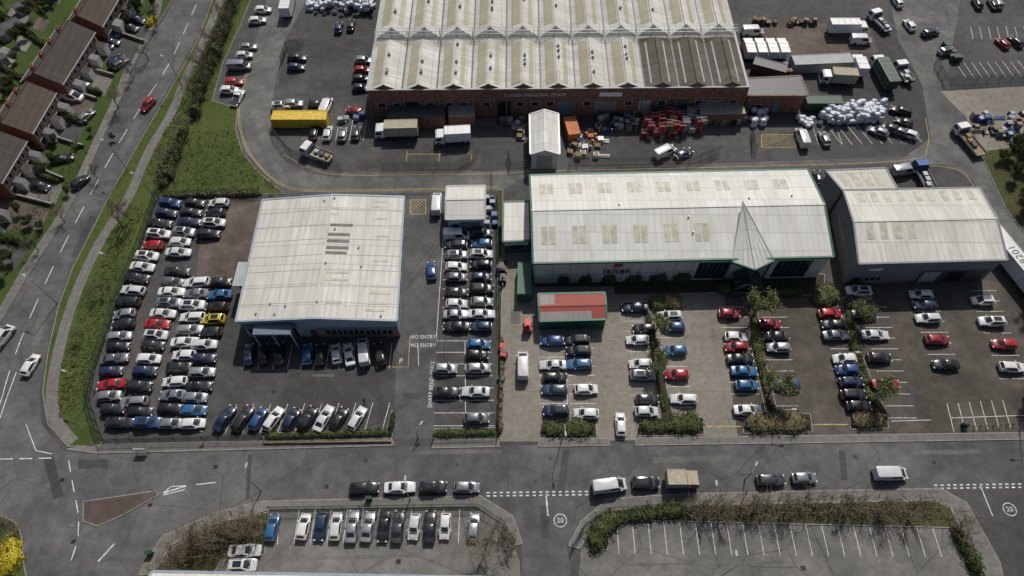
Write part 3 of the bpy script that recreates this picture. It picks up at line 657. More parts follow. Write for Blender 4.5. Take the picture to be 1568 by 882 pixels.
house((118,22),(163,-50),8,n=3); house((52,110),(104,32),8.5,n=4,tile=m_tile2); house((2,186),(40,126),8.5,n=3); house((-48,262),(-8,200),8.5,n=3,tile=m_tile2); house((-110,360),(-66,290),8.5,n=3)
for q,a,w_,m in (((38,18),.9,(3,2.4),m_greyl),((58,0),.9,(3,2.2),m_wood),((12,60),.9,(2.5,2),m_wood),((5,100),.9,(3,2),m_greyl),((22,48),.9,(4,3),m_greyroof),((90,-8),.9,(4,3),m_tile)):
    p=G(*q); mb=MB(); mb.box((p[0],p[1],1.0),(w_[0],w_[1],2.0),m,a)
    ca,sa=math.cos(a),math.sin(a)
    def L2(x,y,z): return (p[0]+x*ca-y*sa,p[1]+x*sa+y*ca,z)
    X,Y=w_[0]/2+.15,w_[1]/2+.15
    mb.face([L2(-X,-Y,2),L2(X,-Y,2),L2(X,0,2.6),L2(-X,0,2.6)],m_greyd); mb.face([L2(-X,0,2.6),L2(X,0,2.6),L2(X,Y,2),L2(-X,Y,2)],m_greyd)
    mb.face([L2(X-.15,-Y+.15,2),L2(X-.15,Y-.15,2),L2(X-.15,0,2.55)],m); mb.box(L2(0,-Y+.13,.95),(.8,.06,1.8),m_greyl,a)
    mb.obj('garden_shed')
# ---------------------------------------------------------------- fences
def fence(name,px,h,mat,step=.3):
    pts=W(px); mb=MB(); q=resample(pts,step)
    for i,p in enumerate(q[:-1]):
        n=q[i+1]; d=(n-p).normalized()*.035
        mb.beam((p.x-d.x,p.y-d.y,.05),(p.x+d.x,p.y+d.y,.05),.03,h+(.0 if i%9 else .1),mat)
        if i%9==0: mb.box((p.x,p.y,h/2),(.1,.1,h),mat)
    for a,b_ in zip(pts[:-1],pts[1:]):
        for z in (.35,h-.35): mb.beam((a[0],a[1],z),(b_[0],b_[1],z),.04,.05,mat)
    return mb.obj(name)
fence('palisade_fence',[(242,303),(219,370),(193,432),(169,500),(148,560),(137,612),(153,662),(160,678)],2.2,m_greend,.25)
fence('palisade_fence',[(160,678),(400,672),(404,670)],1.8,m_greend,.25)
fence('palisade_fence',[(404,674),(600,668),(606,628)],1.6,m_greend,.3)
fence('palisade_fence',[(664,671),(762,668)],1.6,m_greend,.3)
fence('palisade_fence',[(763,668),(766,560),(764,450),(762,295)],2.0,m_greend,.3)
fence('palisade_fence',[(244,303),(402,299)],2.2,m_greend,.3)
fence('palisade_fence',[(415,781),(732,776),(770,800),(790,836)],2.0,m_greend,.3)
fence('palisade_fence',[(876,838),(895,805),(930,782),(1050,774)],2.0,m_greend,.3)
fence('palisade_fence',[(417,190),(424,212),(446,238),(482,254),(527,262)],2.4,m_fst,.3)
fence('palisade_fence',[(586,260),(700,258),(733,240)],2.4,m_fst,.3)
fence('palisade_fence',[(778,240),(782,258),(808,256)],2.4,m_fst,.3)
fence('palisade_fence',[(872,252),(1060,250),(1105,232)],2.4,m_fst,.3)
fence('palisade_fence',[(432,100),(440,75),(468,70)],2.2,m_greend,.3)
fence('palisade_fence',[(1150,205),(1152,232),(1160,234)],2.4,m_fst,.3)
fence('palisade_fence',[(1430,100),(1445,130),(1600,122)],2.2,m_fst,.3)
fence('garden_fence',[(10,120),(60,165),(20,250)],1.6,m_wood,.14)
fence('garden_fence',[(90,5),(45,-30)],1.6,m_wood,.14); fence('garden_fence',[(0,20),(60,60)],1.6,m_wood,.14); fence('garden_fence',[(-20,110),(20,140)],1.6,m_wood,.14); fence('garden_fence',[(30,-10),(75,28)],1.6,m_wood,.14)
for px in ([(62,205),(130,226)],[(22,300),(84,316)],[(72,168),(136,190)],[(86,132),(150,154)],[(42,252),(100,276)],[(160,44),(222,66)],[(98,95),(176,118)]):
    mb=MB(); a,b_=W(px); mb.beam((a[0],a[1],.1),(b_[0],b_[1],.1),.25,.8,m_brick2); mb.beam((a[0],a[1],.9),(b_[0],b_[1],.9),.32,.07,m_kerb); mb.obj('garden_wall')
mb=MB(); a,b_=W([(404,679),(600,676)]); mb.beam((a[0],a[1],0),(b_[0],b_[1],0),.25,.45,m_brick2)
mb.beam((a[0],a[1],.45),(b_[0],b_[1],.45),.3,.05,m_wood); mb.obj('low_wall')
# ---------------------------------------------------------------- vegetation
def leafq(mb,p,s,mat):
    a=Vector((R.gauss(0,1),R.gauss(0,1),R.gauss(0,1))).normalized(); b_=a.cross(Vector((R.gauss(0,1),R.gauss(0,1),R.gauss(0,1)))).normalized()
    a*=s*R.uniform(.6,1.3); b_*=s*R.uniform(.4,.9)
    mb.face([p-a,p-b_*.8,p+a,p+b_],mat)
def hedge(name,px,w,h,mats,dens=26,core=True,raw=None,leaf=.17,jit=.25):
    pts=raw or W(px); q=resample(pts,.7); mb=MB()
    if len(q)<2: return
    secs=[]; wob=0
    for i,p in enumerate(q):
        d=(q[min(i+1,len(q)-1)]-q[max(i-1,0)]).normalized(); n=Vector((-d.y,d.x))
        wob=wob*.6+R.uniform(-jit,jit)
        ww=w*max(.35,1+wob)*R.uniform(.85,1.1)/2; hh=h*max(.35,1+wob*.9)*R.uniform(.85,1.1)
        p=p+n*wob*w*.25
        if i in (0,len(q)-1): ww*=.5;hh*=.7
        ring=[]
        for t in range(7):
            a=math.pi*t/6; c=math.cos(a);s_=math.sin(a)
            ring.append(Vector((p.x+n.x*c*ww*.85,p.y+n.y*c*ww*.85,.05+hh*.88*(s_**.6 if s_>1e-4 else 0))))
        secs.append((ring,p,n,d,ww,hh))
    if core:
        for a,b_ in zip(secs[:-1],secs[1:]):
            for t in range(6): mb.face([a[0][t],b_[0][t],b_[0][t+1],a[0][t+1]],mats[0])
        mb.face(secs[0][0],mats[0]); mb.face(secs[-1][0],mats[0])
    for ring,p,n,d,ww,hh in secs:
        for k in range(dens):
            a=math.pi*R.random(); rr=R.uniform(.85,1.15) if core else R.random()**.4
            o=n*math.cos(a)*ww*rr+d*R.uniform(-.4,.4)
            leafq(mb,Vector((p.x+o.x,p.y+o.y,.1+hh*rr*math.sin(a)**.6 if math.sin(a)>0 else .1)),leaf,R.choice(mats))
    return mb.obj(name)
def tree_mesh(seed,h,r,nleaf,mats,leaf=.16,bare=False,trunk=.16):
    rr=random.Random(seed); mb=MB(); tips=[]
    def br(p,d,L,rad,dep):
        q=p+d*L; mb.tube(p,q,rad,rad*.65,m_bark if dep<2 else m_twig,5 if dep<2 else 3,False)
        if dep>=1: tips.append((p+d*L*.5,dep)); tips.append((q,dep))
        if dep>=(5 if bare else 3): return
        for k in range(4 if dep==0 else 3):
            a=rr.uniform(0,2*math.pi); sp=rr.uniform(.35,.85)
            nd=(d+Vector((math.cos(a)*sp,math.sin(a)*sp,rr.uniform(-.1,.35)))).normalized()
            br(q if k<2 else p+d*L*rr.uniform(.6,1),nd,L*rr.uniform(.6,.85),rad*.6,dep+1)
    br(Vector((0,0,0)),Vector((rr.uniform(-.06,.06),rr.uniform(-.06,.06),1)).normalized(),h*.36,trunk,0)
    mx=max(math.hypot(t[0].x,t[0].y) for t in tips); mz=max(t[0].z for t in tips)
    kx=r/mx; kz=h/mz
    for i,v in enumerate(mb.v):
        mb.v[i]=(v[0]*(kx if v[2]>h*.2 else 1),v[1]*(kx if v[2]>h*.2 else 1),v[2]*kz)
    random.seed(seed)
    for k in range(nleaf):
        t=R.choice(tips)[0]
        p=Vector((t.x*kx+R.gauss(0,.33),t.y*kx+R.gauss(0,.33),t.z*kz+R.gauss(0,.3)))
        leafq(mb,p,leaf,R.choice(mats))
    return mb.build('tree')
TM=[tree_mesh(s,5.5,2.6,2900,[m_leaf,m_leaf,m_ivy],.13) for s in (1,2,3)]
TB=[tree_mesh(s,6,3.2,450,[m_twig,m_leafb,m_ivy],.10,True) for s in (11,12,13)]
TG=[tree_mesh(s,5,2.4,3000,[m_leaf2,m_leaf3],.18) for s in (21,22)]
TH_=[tree_mesh(s,7.5,3.2,3800,[m_leaf2,m_leaf2,m_leaf3,m_ivy],.19) for s in (31,32)]
def tree(mesh,px,s=1,name='deciduous_tree',z=.1):
    o=bpy.data.objects.new(name,mesh); col.objects.link(o); p=G(*px); o.location=(p[0],p[1],z); o.rotation_euler=(0,0,R.uniform(0,6.3)); o.scale=(s,s,s*R.uniform(.9,1.1)); return o
for i,(x,y,s) in enumerate(((1151,486,1.2),(1003,508,.85),(1007,570,.85),(1176,604,1.1),(1304,490,.9),(1339,606,.95),(1566,610,1.1),(1565,468,.9))): tree(TM[i%3],(x,y),s)
for i,(x,y,s) in enumerate(((745,835,1.25),(190,350,1.1),(200,338,.8),(182,165,.9),(240,40,.9),(205,120,.7),(100,340,.7),(150,275,.6),(300,150,.9),(312,110,.9),(290,200,.8),(60,385,.7),(228,92,.8),(1020,470,.5),(1310,480,.7),(330,70,.9),(345,40,.9),(322,95,.8),(355,10,.9),(262,255,.8),(1100,790,.7),(1200,788,.8),(1290,786,.7),(1390,788,.8),(1470,800,.7),(300,835,.9),(340,820,.8),(380,815,.7),(275,860,.9),(160,450,.6),(130,520,.5),(1150,786,.7),(1345,790,.7),(420,295,.4))): tree(TB[i%3],(x,y),s,'bare_tree')
for i,(x,y,s) in enumerate(((1544,240,.8),(1560,260,.9),(1575,290,1),(1585,330,.9),(1556,225,.7),(45,60,.7),(20,135,.6),(195,40,.6),(215,12,.6),(60,130,.5),(5,355,.6),(14,380,.5),(70,265,.5),(80,250,.45),(20,400,.5),(235,15,.6),(175,215,.3),(35,2,.5),(70,14,.5),(8,40,.5),(28,95,.45),(14,150,.5),(-5,165,.6),(105,300,.4),(48,345,.5),(110,190,.35),(120,118,.35),(165,72,.35),(1565,240,.7),(1552,275,.7),(1568,320,.8),(1560,300,.5),(200,25,.6),(85,222,.45),(55,232,.5),(30,330,.5),(66,350,.4),(140,205,.35),(1530,246,.5),(1600,350,.8))): tree(TG[i%2],(x,y),s,'evergreen_shrub')
for i,(x,y,s) in enumerate(((48,30,.6),(12,18,.75),(-8,70,.7),(30,70,.55),(84,2,.6),(222,18,.55),(205,0,.6),(-8,120,.6),(-4,310,.6),(8,420,.5),(1578,215,.8),(1590,262,.9))): tree(TH_[i%2],(x,y),s,'garden_tree')
H2=[m_leaf3,m_leaf2]
hedge('hedgerow',[(372,-40),(352,30),(330,85),(312,130),(298,185)],2.0,2.2,[m_leaf3,m_leafb,m_ivy,m_leaf2],42,leaf=.2,jit=.4)
hedge('hedgerow',[(285,205),(268,245),(248,290)],2.4,1.9,[m_leaf3,m_leafb,m_leaf2],46,leaf=.2,jit=.4)
hedge('hedge',[(832,656),(912,656)],3.2,1.1,[m_leaf3,m_leafb,m_leaf2],50); hedge('hedge',[(980,652),(1074,650)],3.0,1.1,[m_leaf3,m_leaf2],50)
hedge('hedge',[(1142,648),(1240,646)],4.0,1.2,[m_leafb,m_leaf3,m_leaf3],60); hedge('hedge',[(1304,644),(1356,641)],3.4,1.2,[m_leafb,m_leaf3],60)
hedge('shrub_bed',[(992,485),(1002,545),(1010,600),(1016,632)],.8,.5,H2,16,jit=.6); hedge('shrub_bed',[(1150,475),(1160,545),(1180,625)],1.3,.6,[m_leaf3,m_leafb],22,jit=.6); hedge('shrub_bed',[(1296,465),(1306,530),(1335,620)],1.6,.8,[m_leaf3,m_leafb],26,jit=.6)
hedge('hedge',[(994,466),(1044,466)],3.2,1.3,[m_ivy,m_leaf3,m_leaf3],50); hedge('hedge',[(1244,462),(1282,452)],3.2,1.5,[m_ivy,m_leaf3],50); hedge('hedge',[(1165,452),(1232,448)],1.6,.9,H2,30)
hedge('hedge',[(1095,440),(1120,450)],2,1.6,H2,40)
hedge('hedge',[(409,668),(596,663)],1.1,.7,[m_leaf3,m_ivy],20); hedge('hedge',[(598,662),(603,632)],.9,1.0,H2,26)
hedge('hedge',[(668,664),(758,662)],1.2,.8,[m_leaf3,m_leafb],26)
for x in (862,895,931,969,1006,1042):
    p=G(x,428.5); hedge('rounded_shrub',None,2.6,2.9,H2,60,raw=[(p[0]-1.4,p[1]),(p[0]+1.6,p[1])],jit=.05)
hedge('hedge',[(1460,812),(1500,885)],1.8,1.4,H2,50); hedge('hedge',[(908,842),(920,815),(945,792),(1050,780)],2.2,1.3,[m_leaf3,m_leaf2,m_ivy],50,jit=.4)
hedge('hedge',[(252,302),(400,298)],1.0,.9,[m_leafb,m_leaf3],24)
for px in ([(60,168),(130,190)],[(100,125),(160,146)],[(28,258),(95,282)],[(-10,362),(50,375)],[(30,45),(75,75)],[(5,105),(45,128)],[(120,222),(108,250)]): hedge('garden_hedge',px,1.2,1.3,H2,30,jit=.3)
hedge('ivy_growth',[(768,520),(767,600),(765,665)],.8,.9,[m_leafb,m_leaf3],18)
def thicket(name,px,w,h,n,leafn=4,gap=.25):
    pts=W(px); q=resample(pts,.45); mb=MB(); dn=1
    for p in q:
        dn=max(.15,min(1.3,dn+R.uniform(-gap,gap)))
        for k in range(max(1,int(n*dn))):
            o=Vector((p.x+R.gauss(0,w*.28),p.y+R.gauss(0,w*.28),.1)); top=o+Vector((R.gauss(0,.9),R.gauss(0,.9),h*dn*R.uniform(.45,1.1)))
            mb.tube(o,top,.05,.02,m_twig,3,False)
            for j in range(4):
                s0=o+(top-o)*R.uniform(.35,.9); e=s0+Vector((R.gauss(0,.6),R.gauss(0,.6),R.uniform(.2,.9))); mb.tube(s0,e,.03,.012,m_twig,3,False)
            for j in range(leafn): leafq(mb,o+(top-o)*R.uniform(.1,1)+Vector((R.gauss(0,.5),R.gauss(0,.5),0)),.11,R.choice([m_leafb,m_ivy,m_twig,m_twig]))
    return mb.obj(name)
thicket('scrub_thicket',[(1050,785),(1150,782),(1250,782),(1350,784),(1450,790)],3.6,3.2,4,1,.35)
thicket('scrub_thicket',[(1045,778),(1180,774),(1300,770),(1430,778)],2.5,2.6,3,1,.35)
thicket('scrub_thicket',[(405,815),(360,812),(310,830),(270,860),(255,890)],4.2,3.4,6,2); thicket('scrub_thicket',[(395,800),(340,805),(290,830)],3,2.8,4,2)
thicket('scrub_thicket',[(760,810),(785,835),(775,850)],2.2,1.8,4,3)
thicket('scrub_thicket',[(1458,800),(1478,835)],1.6,2.0,4,3)
thicket('scrub_thicket',[(372,-30),(352,30),(330,85),(312,130),(298,185)],3.2,3.2,4,3); thicket('scrub_thicket',[(285,205),(268,245),(248,290)],3,2.6,4,3)
hedge('gorse_bush',[(0,850),(20,830),(14,870),(5,885)],3.2,1.5,[m_flower,m_leaf3,m_flower],70); hedge('gorse_bush',[(240,28),(226,42)],2,1.4,[m_flower,m_ivy],40)
thicket('scrub_thicket',[(-20,800),(25,808),(10,860)],1.5,1.2,3,5)
tf=MB()
def tufts(poly,n,mats=None):
    xs=[p[0] for p in poly];ys=[p[1] for p in poly]; k=0
    def ins(x,y):
        c=False;j=len(poly)-1
        for i in range(len(poly)):
            if (poly[i][1]>y)!=(poly[j][1]>y) and x<(poly[j][0]-poly[i][0])*(y-poly[i][1])/(poly[j][1]-poly[i][1])+poly[i][0]: c=not c
            j=i
        return c
    while k<n:
        x=R.uniform(min(xs),max(xs));y=R.uniform(min(ys),max(ys))
        if ins(x,y):
            p=G(x,y); k+=1
            for j in range(3): leafq(tf,Vector((p[0]+R.gauss(0,.15),p[1]+R.gauss(0,.15),.2)),.14,R.choice(mats or [m_leafb,m_ivy,m_ivy,m_leaf3]))
tufts([(250,240),(290,200),(358,200),(370,235),(430,292),(250,298)],700)
tufts([(230,300),(180,430),(140,560),(130,620),(90,640),(95,560),(130,450),(190,330)],900)
tufts([(300,90),(345,80),(325,150),(290,195),(240,290),(225,260),(262,180)],500)
tufts([(10,400),(100,300),(140,230),(120,230),(20,350)],300); tufts([(245,870),(300,820),(400,790),(400,845),(350,848)],500)
tufts([(945,778),(1050,776),(1430,769),(1450,800),(1000,797)],900,[m_leafb,m_leafb,m_ivy])
tf.obj('grass_tufts')
# ---------------------------------------------------------------- vehicles
def paint(name,c,rough=.28,metal=0):
    t=NT('paint_'+name); m=t.fin(t.mix(t.ramp(t.noise(.8),.3,.7),sc3(c,.9),sc3(c,1.07)),rough,metal,.5); t.b.inputs['Coat Weight'].default_value=.5; t.b.inputs['Coat Roughness'].default_value=.08; return m
PC={'w':[paint('white',(.64,.64,.63)),paint('white_b',(.53,.54,.54))],'k':[paint('black',(.010,.010,.012)),paint('black_b',(.018,.019,.023))],
'g':[paint('graphite',(.055,.06,.066),.3,.3),paint('grey',(.11,.12,.13),.3,.3)],'s':[paint('silver',(.33,.35,.36),.3,.5),paint('silver_b',(.25,.27,.29),.3,.5)],
'b':[paint('blue',(.018,.065,.19)),paint('blue_b',(.03,.12,.26))],'n':[paint('navy',(.012,.022,.06)),paint('navy_b',(.02,.04,.085))],
'r':[paint('red',(.34,.014,.02)),paint('red_b',(.25,.012,.018))],'y':[paint('yellow',(.55,.42,.04))],'e':[paint('beige',(.42,.38,.28))]}
def car_mesh(kind):
    S={'h':dict(L=4.0,W=1.74,H=1.48,st=[(-1,.74,.80),(-.965,.88,.96),(-.8,.98,.99),(-.3,1,.98),(.3,1,.96),(.52,.98,.93),(.82,.92,.80),(.96,.80,.68),(1,.62,.60)],cab=(.50,-.93,.16,-.74,.94)),
     'd':dict(L=4.6,W=1.80,H=1.44,st=[(-1,.70,.78),(-.97,.86,.93),(-.8,.96,.98),(-.3,1,.96),(.3,1,.93),(.5,.98,.92),(.84,.91,.79),(.965,.78,.66),(1,.60,.58)],cab=(.42,-.76,.10,-.44,.92)),
     'e':dict(L=4.55,W=1.80,H=1.48,st=[(-1,.74,.80),(-.97,.88,.95),(-.8,.97,.98),(-.3,1,.97),(.3,1,.95),(.5,.98,.93),(.84,.91,.79),(.965,.78,.66),(1,.60,.58)],cab=(.44,-.95,.14,-.80,.93)),
     'u':dict(L=4.4,W=1.85,H=1.66,st=[(-1,.78,.88),(-.965,.90,1.04),(-.8,.98,1.08),(-.3,1,1.08),(.3,1,1.06),(.54,.99,1.04),(.86,.94,.95),(.965,.84,.82),(1,.68,.70)],cab=(.50,-.94,.20,-.80,1.04)),
     'v':dict(L=5.2,W=1.96,H=2.1,st=[(-1,.90,1.1),(-.985,.97,1.2),(-.8,1,1.22),(-.3,1,1.22),(.4,1,1.2),(.66,.98,1.15),(.88,.92,1.02),(.97,.82,.85),(1,.70,.70)],cab=(.74,-.99,.42,-.975,1.16)),
     'p':dict(L=5.1,W=1.86,H=1.75,st=[(-1,.90,.72),(-.985,.97,.74),(-.8,1,.74),(-.3,1,.76),(-.05,1,1.04),(.54,.99,1.04),(.86,.94,.95),(.965,.84,.82),(1,.68,.70)],cab=(.50,-.10,.24,-.04,1.02))}[kind]
    L=S['L']/2;Wd=S['W']/2;Hh=S['H']
    MP=bpy.data.materials.get('paint_white')
    mb=MB(); mb.mats=[MP,m_glass,m_black,m_lens,m_tail,m_hub,m_tyre]
    rings=[]
    for x,w,z in S['st']:
        w*=Wd; zb=.24 if abs(x)<.9 else .32
        half=[(w*.90,zb),(w*.985,zb+.12),(w,.55 if z>.7 else .5),(w*.985,z-.14),(w*.93,z-.045),(w*.80,z),(w*.4,z+.022)]
        rings.append([Vector((x*L,a,b_)) for a,b_ in half]+[Vector((x*L,0,z+.03))]+[Vector((x*L,-a,b_)) for a,b_ in half[::-1]])
    n=len(rings[0]); vs=[v for r in rings for v in r]; fs=[]
    for i in range(len(rings)-1):
        for j in range(n-1): fs.append((i*n+j,i*n+j+1,(i+1)*n+j+1,(i+1)*n+j))
        fs.append((i*n+n-1,i*n,(i+1)*n,(i+1)*n+n-1))
    fs.append(tuple(range(n))); fs.append(tuple((len(rings)-1)*n+j for j in range(n-1,-1,-1)))
    mb.mesh(vs,fs,MP)
    fb,rb,ft,rt,zb=S['cab']; fb*=L;rb*=L;ft*=L;rt*=L; wb=Wd*.91; wt=Wd*.74 if kind!='v' else Wd*.86
    def ring(f,r,w,z,bf):
        xs=[f-.10*bf*2, f-(f-r)*.42+.04, f-(f-r)*.42-.04, f-(f-r)*.80, r+.06]
        hp=[(f+.07*bf,0),(f,w*.72)]+[(x,w*(1 if 0<k<4 else .965)) for k,x in enumerate(xs)]+[(r-.02,w*.72),(r-.04,0)]
        return [Vector((a,b_,z)) for a,b_ in hp]+[Vector((a,-b_,z)) for a,b_ in hp[-2:0:-1]]
    r0=ring(fb,rb,wb,zb-.03,1.3); r1=ring(ft,rt,wt,Hh-.06,.8)
    r2=[Vector(((p.x-(ft+rt)/2)*.90+(ft+rt)/2,p.y*.86,Hh-.012)) for p in r1]
    m=len(r0)
    half=['G','P','G','K','G','P','P','G']
    if kind=='v': half=['G','P','G','P','P','P','P','P']
    if kind=='p': half=['G','P','G','P','P','P','P','G']
    kinds=half+half[::-1]
    mm={'G':m_glass,'P':MP,'K':m_black}
    for i in range(m):
        j=(i+1)%m
        mb.face([r0[i],r0[j],r1[j],r1[i]],mm[kinds[i]])
        mb.face([r1[i],r1[j],r2[j],r2[i]],MP)
    c=Vector(((ft+rt)/2,0,Hh))
    for i in range(m): mb.face([r2[i],r2[(i+1)%m],c],MP)
    wr=.32 if kind in 'hde' else .36
    for sx in (.60,-.62):
        for sy in (1,-1):
            x=sx*L; y=Wd
            mb.tube((x,sy*(y-.25),wr+.05),(x,sy*(y+.004),wr+.05),wr+.07,wr+.07,m_black,14)
            mb.tube((x,sy*(y-.2),wr),(x,sy*(y+.015),wr),wr,wr,m_tyre,14)
            mb.tube((x,sy*(y),wr),(x,sy*(y+.025),wr),wr*.66,wr*.6,m_hub,10)
    zf=S['st'][-2][2]
    for sy in (1,-1):
        mb.box((L*.95,sy*Wd*.66,zf-.03),(.22,.30,.13),m_lens,-sy*.35)
        mb.box((-L*.975,sy*Wd*.72,S['st'][1][2]-.13),(.12,.26,.17),m_tail,sy*.2)
        mb.box((fb-.30,sy*(Wd+.06),zb+.06),(.14,.2,.14),MP)
    mb.box((fb+.10,0,S['st'][5][2]+.025),(.16,wb*1.5,.03),m_black)
    mb.tube((rt+.25,0,Hh-.02),(rt+.05,0,Hh+.16),.015,.01,m_black,4)
    mb.box((L-.01,0,.52),(.06,Wd*.95,.16),m_black); mb.box((L+.02,0,.42),(.03,.5,.11),m_lens)
    mb.box((-L-.005,0,.62),(.03,.5,.11),m_yel); mb.box((-L+.02,0,.36),(.08,Wd*1.3,.14),m_black)
    if kind in 'ue':
        for sy in (1,-1): mb.beam((ft-.2,sy*wt*.92,Hh-.03),(rt+.1,sy*wt*.92,Hh-.03),.04,.05,m_black)
    if kind=='u':
        mb.box(((ft+rt)/2+.1,0,Hh-.002),(1.3,wt*1.25,.02),m_glass)
    if kind=='p': mb.box((-L*.52,0,.80),(L*.85,Wd*1.6,.06),m_black)
    me=mb.build('car_'+kind); weld(me); shade(me,32); return me
CM={k:car_mesh(k) for k in 'hdeuvp'}
NAMES={'h':'parked_car','d':'parked_car','e':'parked_car','u':'parked_car','v':'white_van','p':'pickup_truck'}
def car(x,y,c='?',t='?',ang=None,name=None,w=None):
    if c=='?': c=R.choice('kkkggwwwssnnbk')
    if t=='?': t=R.choice('hhhdduue')
    p=w or G(x,y,.7)
    o=bpy.data.objects.new(name or (NAMES[t] if not (t=='v' and c!='w') else 'panel_van'),CM[t]); col.objects.link(o)
    a=(0 if R.random()<.5 else 180) if ang is None else ang
    o.rotation_euler=(0,0,math.radians(a+R.uniform(-2.5,2.5))); o.location=(p[0]+R.gauss(0,.08),p[1]+R.gauss(0,.05),.012)
    s=R.uniform(.93,1.04); o.scale=(s,R.uniform(.96,1.02),R.uniform(.96,1.05))
    o.material_slots[0].link='OBJECT'; o.material_slots[0].material=R.choice(PC[c])
    return o
def colm(a,b,s,off=0):
    A=Vector(G(*a,.7));B=Vector(G(*b,.7)); d=(B-A).normalized(); base=math.degrees(math.atan2(d.y,d.x))+90
    n=len(s)
    for i,c in enumerate(s):
        if c in '_': continue
        p=A+(B-A)*i/(n-1); car(0,0,c,'?',base+(0 if R.random()<.6 else 180),w=(p.x+R.gauss(0,.2),p.y+R.gauss(0,.06)))
colm((262,311),(196,462),'bnkwrwwkwk'); colm((190,480),(166,606),'skskgnrs'); car(172,626,'k','h',2); car(184,648,'k','d',2)
colm((298,311),(272,386),'kknsww'); colm((270,416),(232,530),'kgwswrwk'); colm((228,548),(208,614),'wnks'); car(214,631,'k','h',2); car(226,648,'b','u',2)
colm((334,311),(322,357),'wkwk'); colm((304,432),(260,626),'wswwswwkwsk'); car(262,648,'s','h',2)
colm((341,432),(302,592),'kbkykwnsk'); car(300,609,'s','h',0); car(298,628,'b','h',0); car(296,648,'w','h',2)
for i,(x,c) in enumerate(((345,'n'),(371,'k'),(395,'b'),(420,'w'),(446,'n'),(470,'k'),(495,'w'),(520,'k'),(546,'w'))): car(x,641,c,R.choice('hude'),(68 if i%3 else 66))
for x,c,t in ((381,'n','h'),(403,'k','h'),(426,'k','d'),(472,'b','h'),(491,'k','h'),(515,'w','h'),(535,'w','d'),(557,'w','v'),(582,'k','u')): car(x,542 if t!='v' else 538,c,t,100 if x<500 else 103)
for y,c,t in ((360,'w','v'),(376,'k','u'),(391,'s','u'),(408,'w','h'),(424,'g','h'),(447,'k','h'),(465,'w','h'),(481,'s','d'),(499,'k','d')): car(699,y,c,t)
for y,c,t in ((357,'g','u'),(372,'b','h'),(389,'w','u'),(405,'k','h'),(424,'n','h'),(443,'k','u'),(462,'s','h'),(480,'w','d'),(500,'n','h')): car(737,y,c,t)
for x,y,c in ((733,527,'b'),(731,543,'k'),(732,563,'s'),(729,600,'w'),(730,641,'g'),(682,564,'s'),(684,601,'k')): car(x,y,c)
car(661,413,'b','h',95); car(669,312,'w','v',92)
car(801,560,'w','v',88); car(951,650,'w','h',90)
L3="845 522 b h;846 558 w d;849 578 k h;849 596 n e;850 628 n u;884 521 k u;886 538 k u;887 558 b e;896 596 w h;897 633 w h;972 470 n d;986 503 k h;977 521 w h;981 557 w h;985 575 s u;991 612 k h;990 630 w h;1025 484 w u;1030 500 b h;1033 536 b h;1037 573 r h;1047 611 w e;1117 480 r h;1127 515 w h;1129 531 r h;1133 549 k d;1139 568 b d;1142 590 b h;1146 627 w d;1180 496 r h;1187 514 k d;1192 532 s h;1205 588 b h;1270 480 r h;1276 497 k h;1281 513 g d;1292 549 w h;1298 566 b h;1303 584 n h;1306 604 k u;1316 622 k h;1325 481 k d;1340 513 w d;1347 547 k h;1355 588 r d;1315 445 w u;1410 451 w h;1416 467 n h;1420 487 w e;1435 520 r h;1446 557 k d;1504 460 w h;1519 492 w u;1535 526 r h;1550 562 w e"
for s in L3.split(';'): x,y,c,t=s.split(); car(float(x),float(y),c,t)
for s in "558 747 k e;612 746 w d;664 746 k u;714 746 s h;988 739 k u;1180 735 g e;1232 732 s h".split(';'): x,y,c,t=s.split(); car(float(x),float(y),c,t,0)
car(933,744,'w','v',8); car(1363,726,'w','v',2)
for x,c in ((416,'b'),(466,'w'),(490,'n'),(514,'w'),(539,'s'),(563,'s'),(587,'k'),(610,'g'),(633,'w'),(657,'k'),(681,'w'),(726,'s')): car(x,806,c,R.choice('hhud'),88 if R.random()<.7 else 268)
car(374,843,'w','d',0); car(372,866,'w','u',0)
car(47,559,'w','h',82); car(4,517,'w','v',75); car(226,160,'r','h',250); car(122,278,'k','h',62)
for s in "132 178 s h 60;110 148 w v 350;124 128 w h 350;135 95 r h 60;168 52 b d 350;172 64 g h 350;183 97 g h 60;95 243 k d 20;176 94 n u 70;160 70 k h 350;118 136 g h 350;200 42 k h 340;210 30 n h 340;60 285 k h 340".split(';'): x,y,c,t,a=s.split(); car(float(x),float(y),c,t,float(a))
for s in "403 15 w h 5;395 31 w h 5;380 72 s h 5;374 84 w h 5;367 102 s v 5;358 125 r h 5;352 138 w h 0;440 18 g h 90".split(';'): x,y,c,t,a=s.split(); car(float(x),float(y),c,t,float(a))
for s in "455 88 k e 0;453 103 n h 0;557 92 s h 0;555 107 r h 10;553 120 k h 5;552 134 n h 5;543 170 r h 155;518 42 n h 90;538 38 k h 90;430 162 w u 10;485 160 k h 0;502 203 w h 88;524 205 s h 88;545 204 g h 88;481 203 k h 88;362 150 w p 80;500 163 w v 80;450 158 s h 0".split(';'): x,y,c,t,a=s.split(); car(float(x),float(y),c,t,float(a))
for s in "1017 233 w v 30;1047 235 n h 30;1228 211 w v 95;1263 212 s h 95;1347 201 s h 150;1363 196 k h 150;1385 187 k h 150;1376 201 g h 150;1380 170 k u 150;1253 272 k h 90;1383 262 s v 10;1393 38 w h 100;1536 66 r h 110;1556 63 k h 110;1520 6 k h 90;1426 50 n u 20;1153 49 w v 0;1318 62 w v 0;1375 3 w h 100;1497 5 k h 90;1528 5 s h 90;1450 78 s u 20;1390 205 w h 150".split(';'): x,y,c,t,a=s.split(); car(float(x),float(y),c,t,float(a))
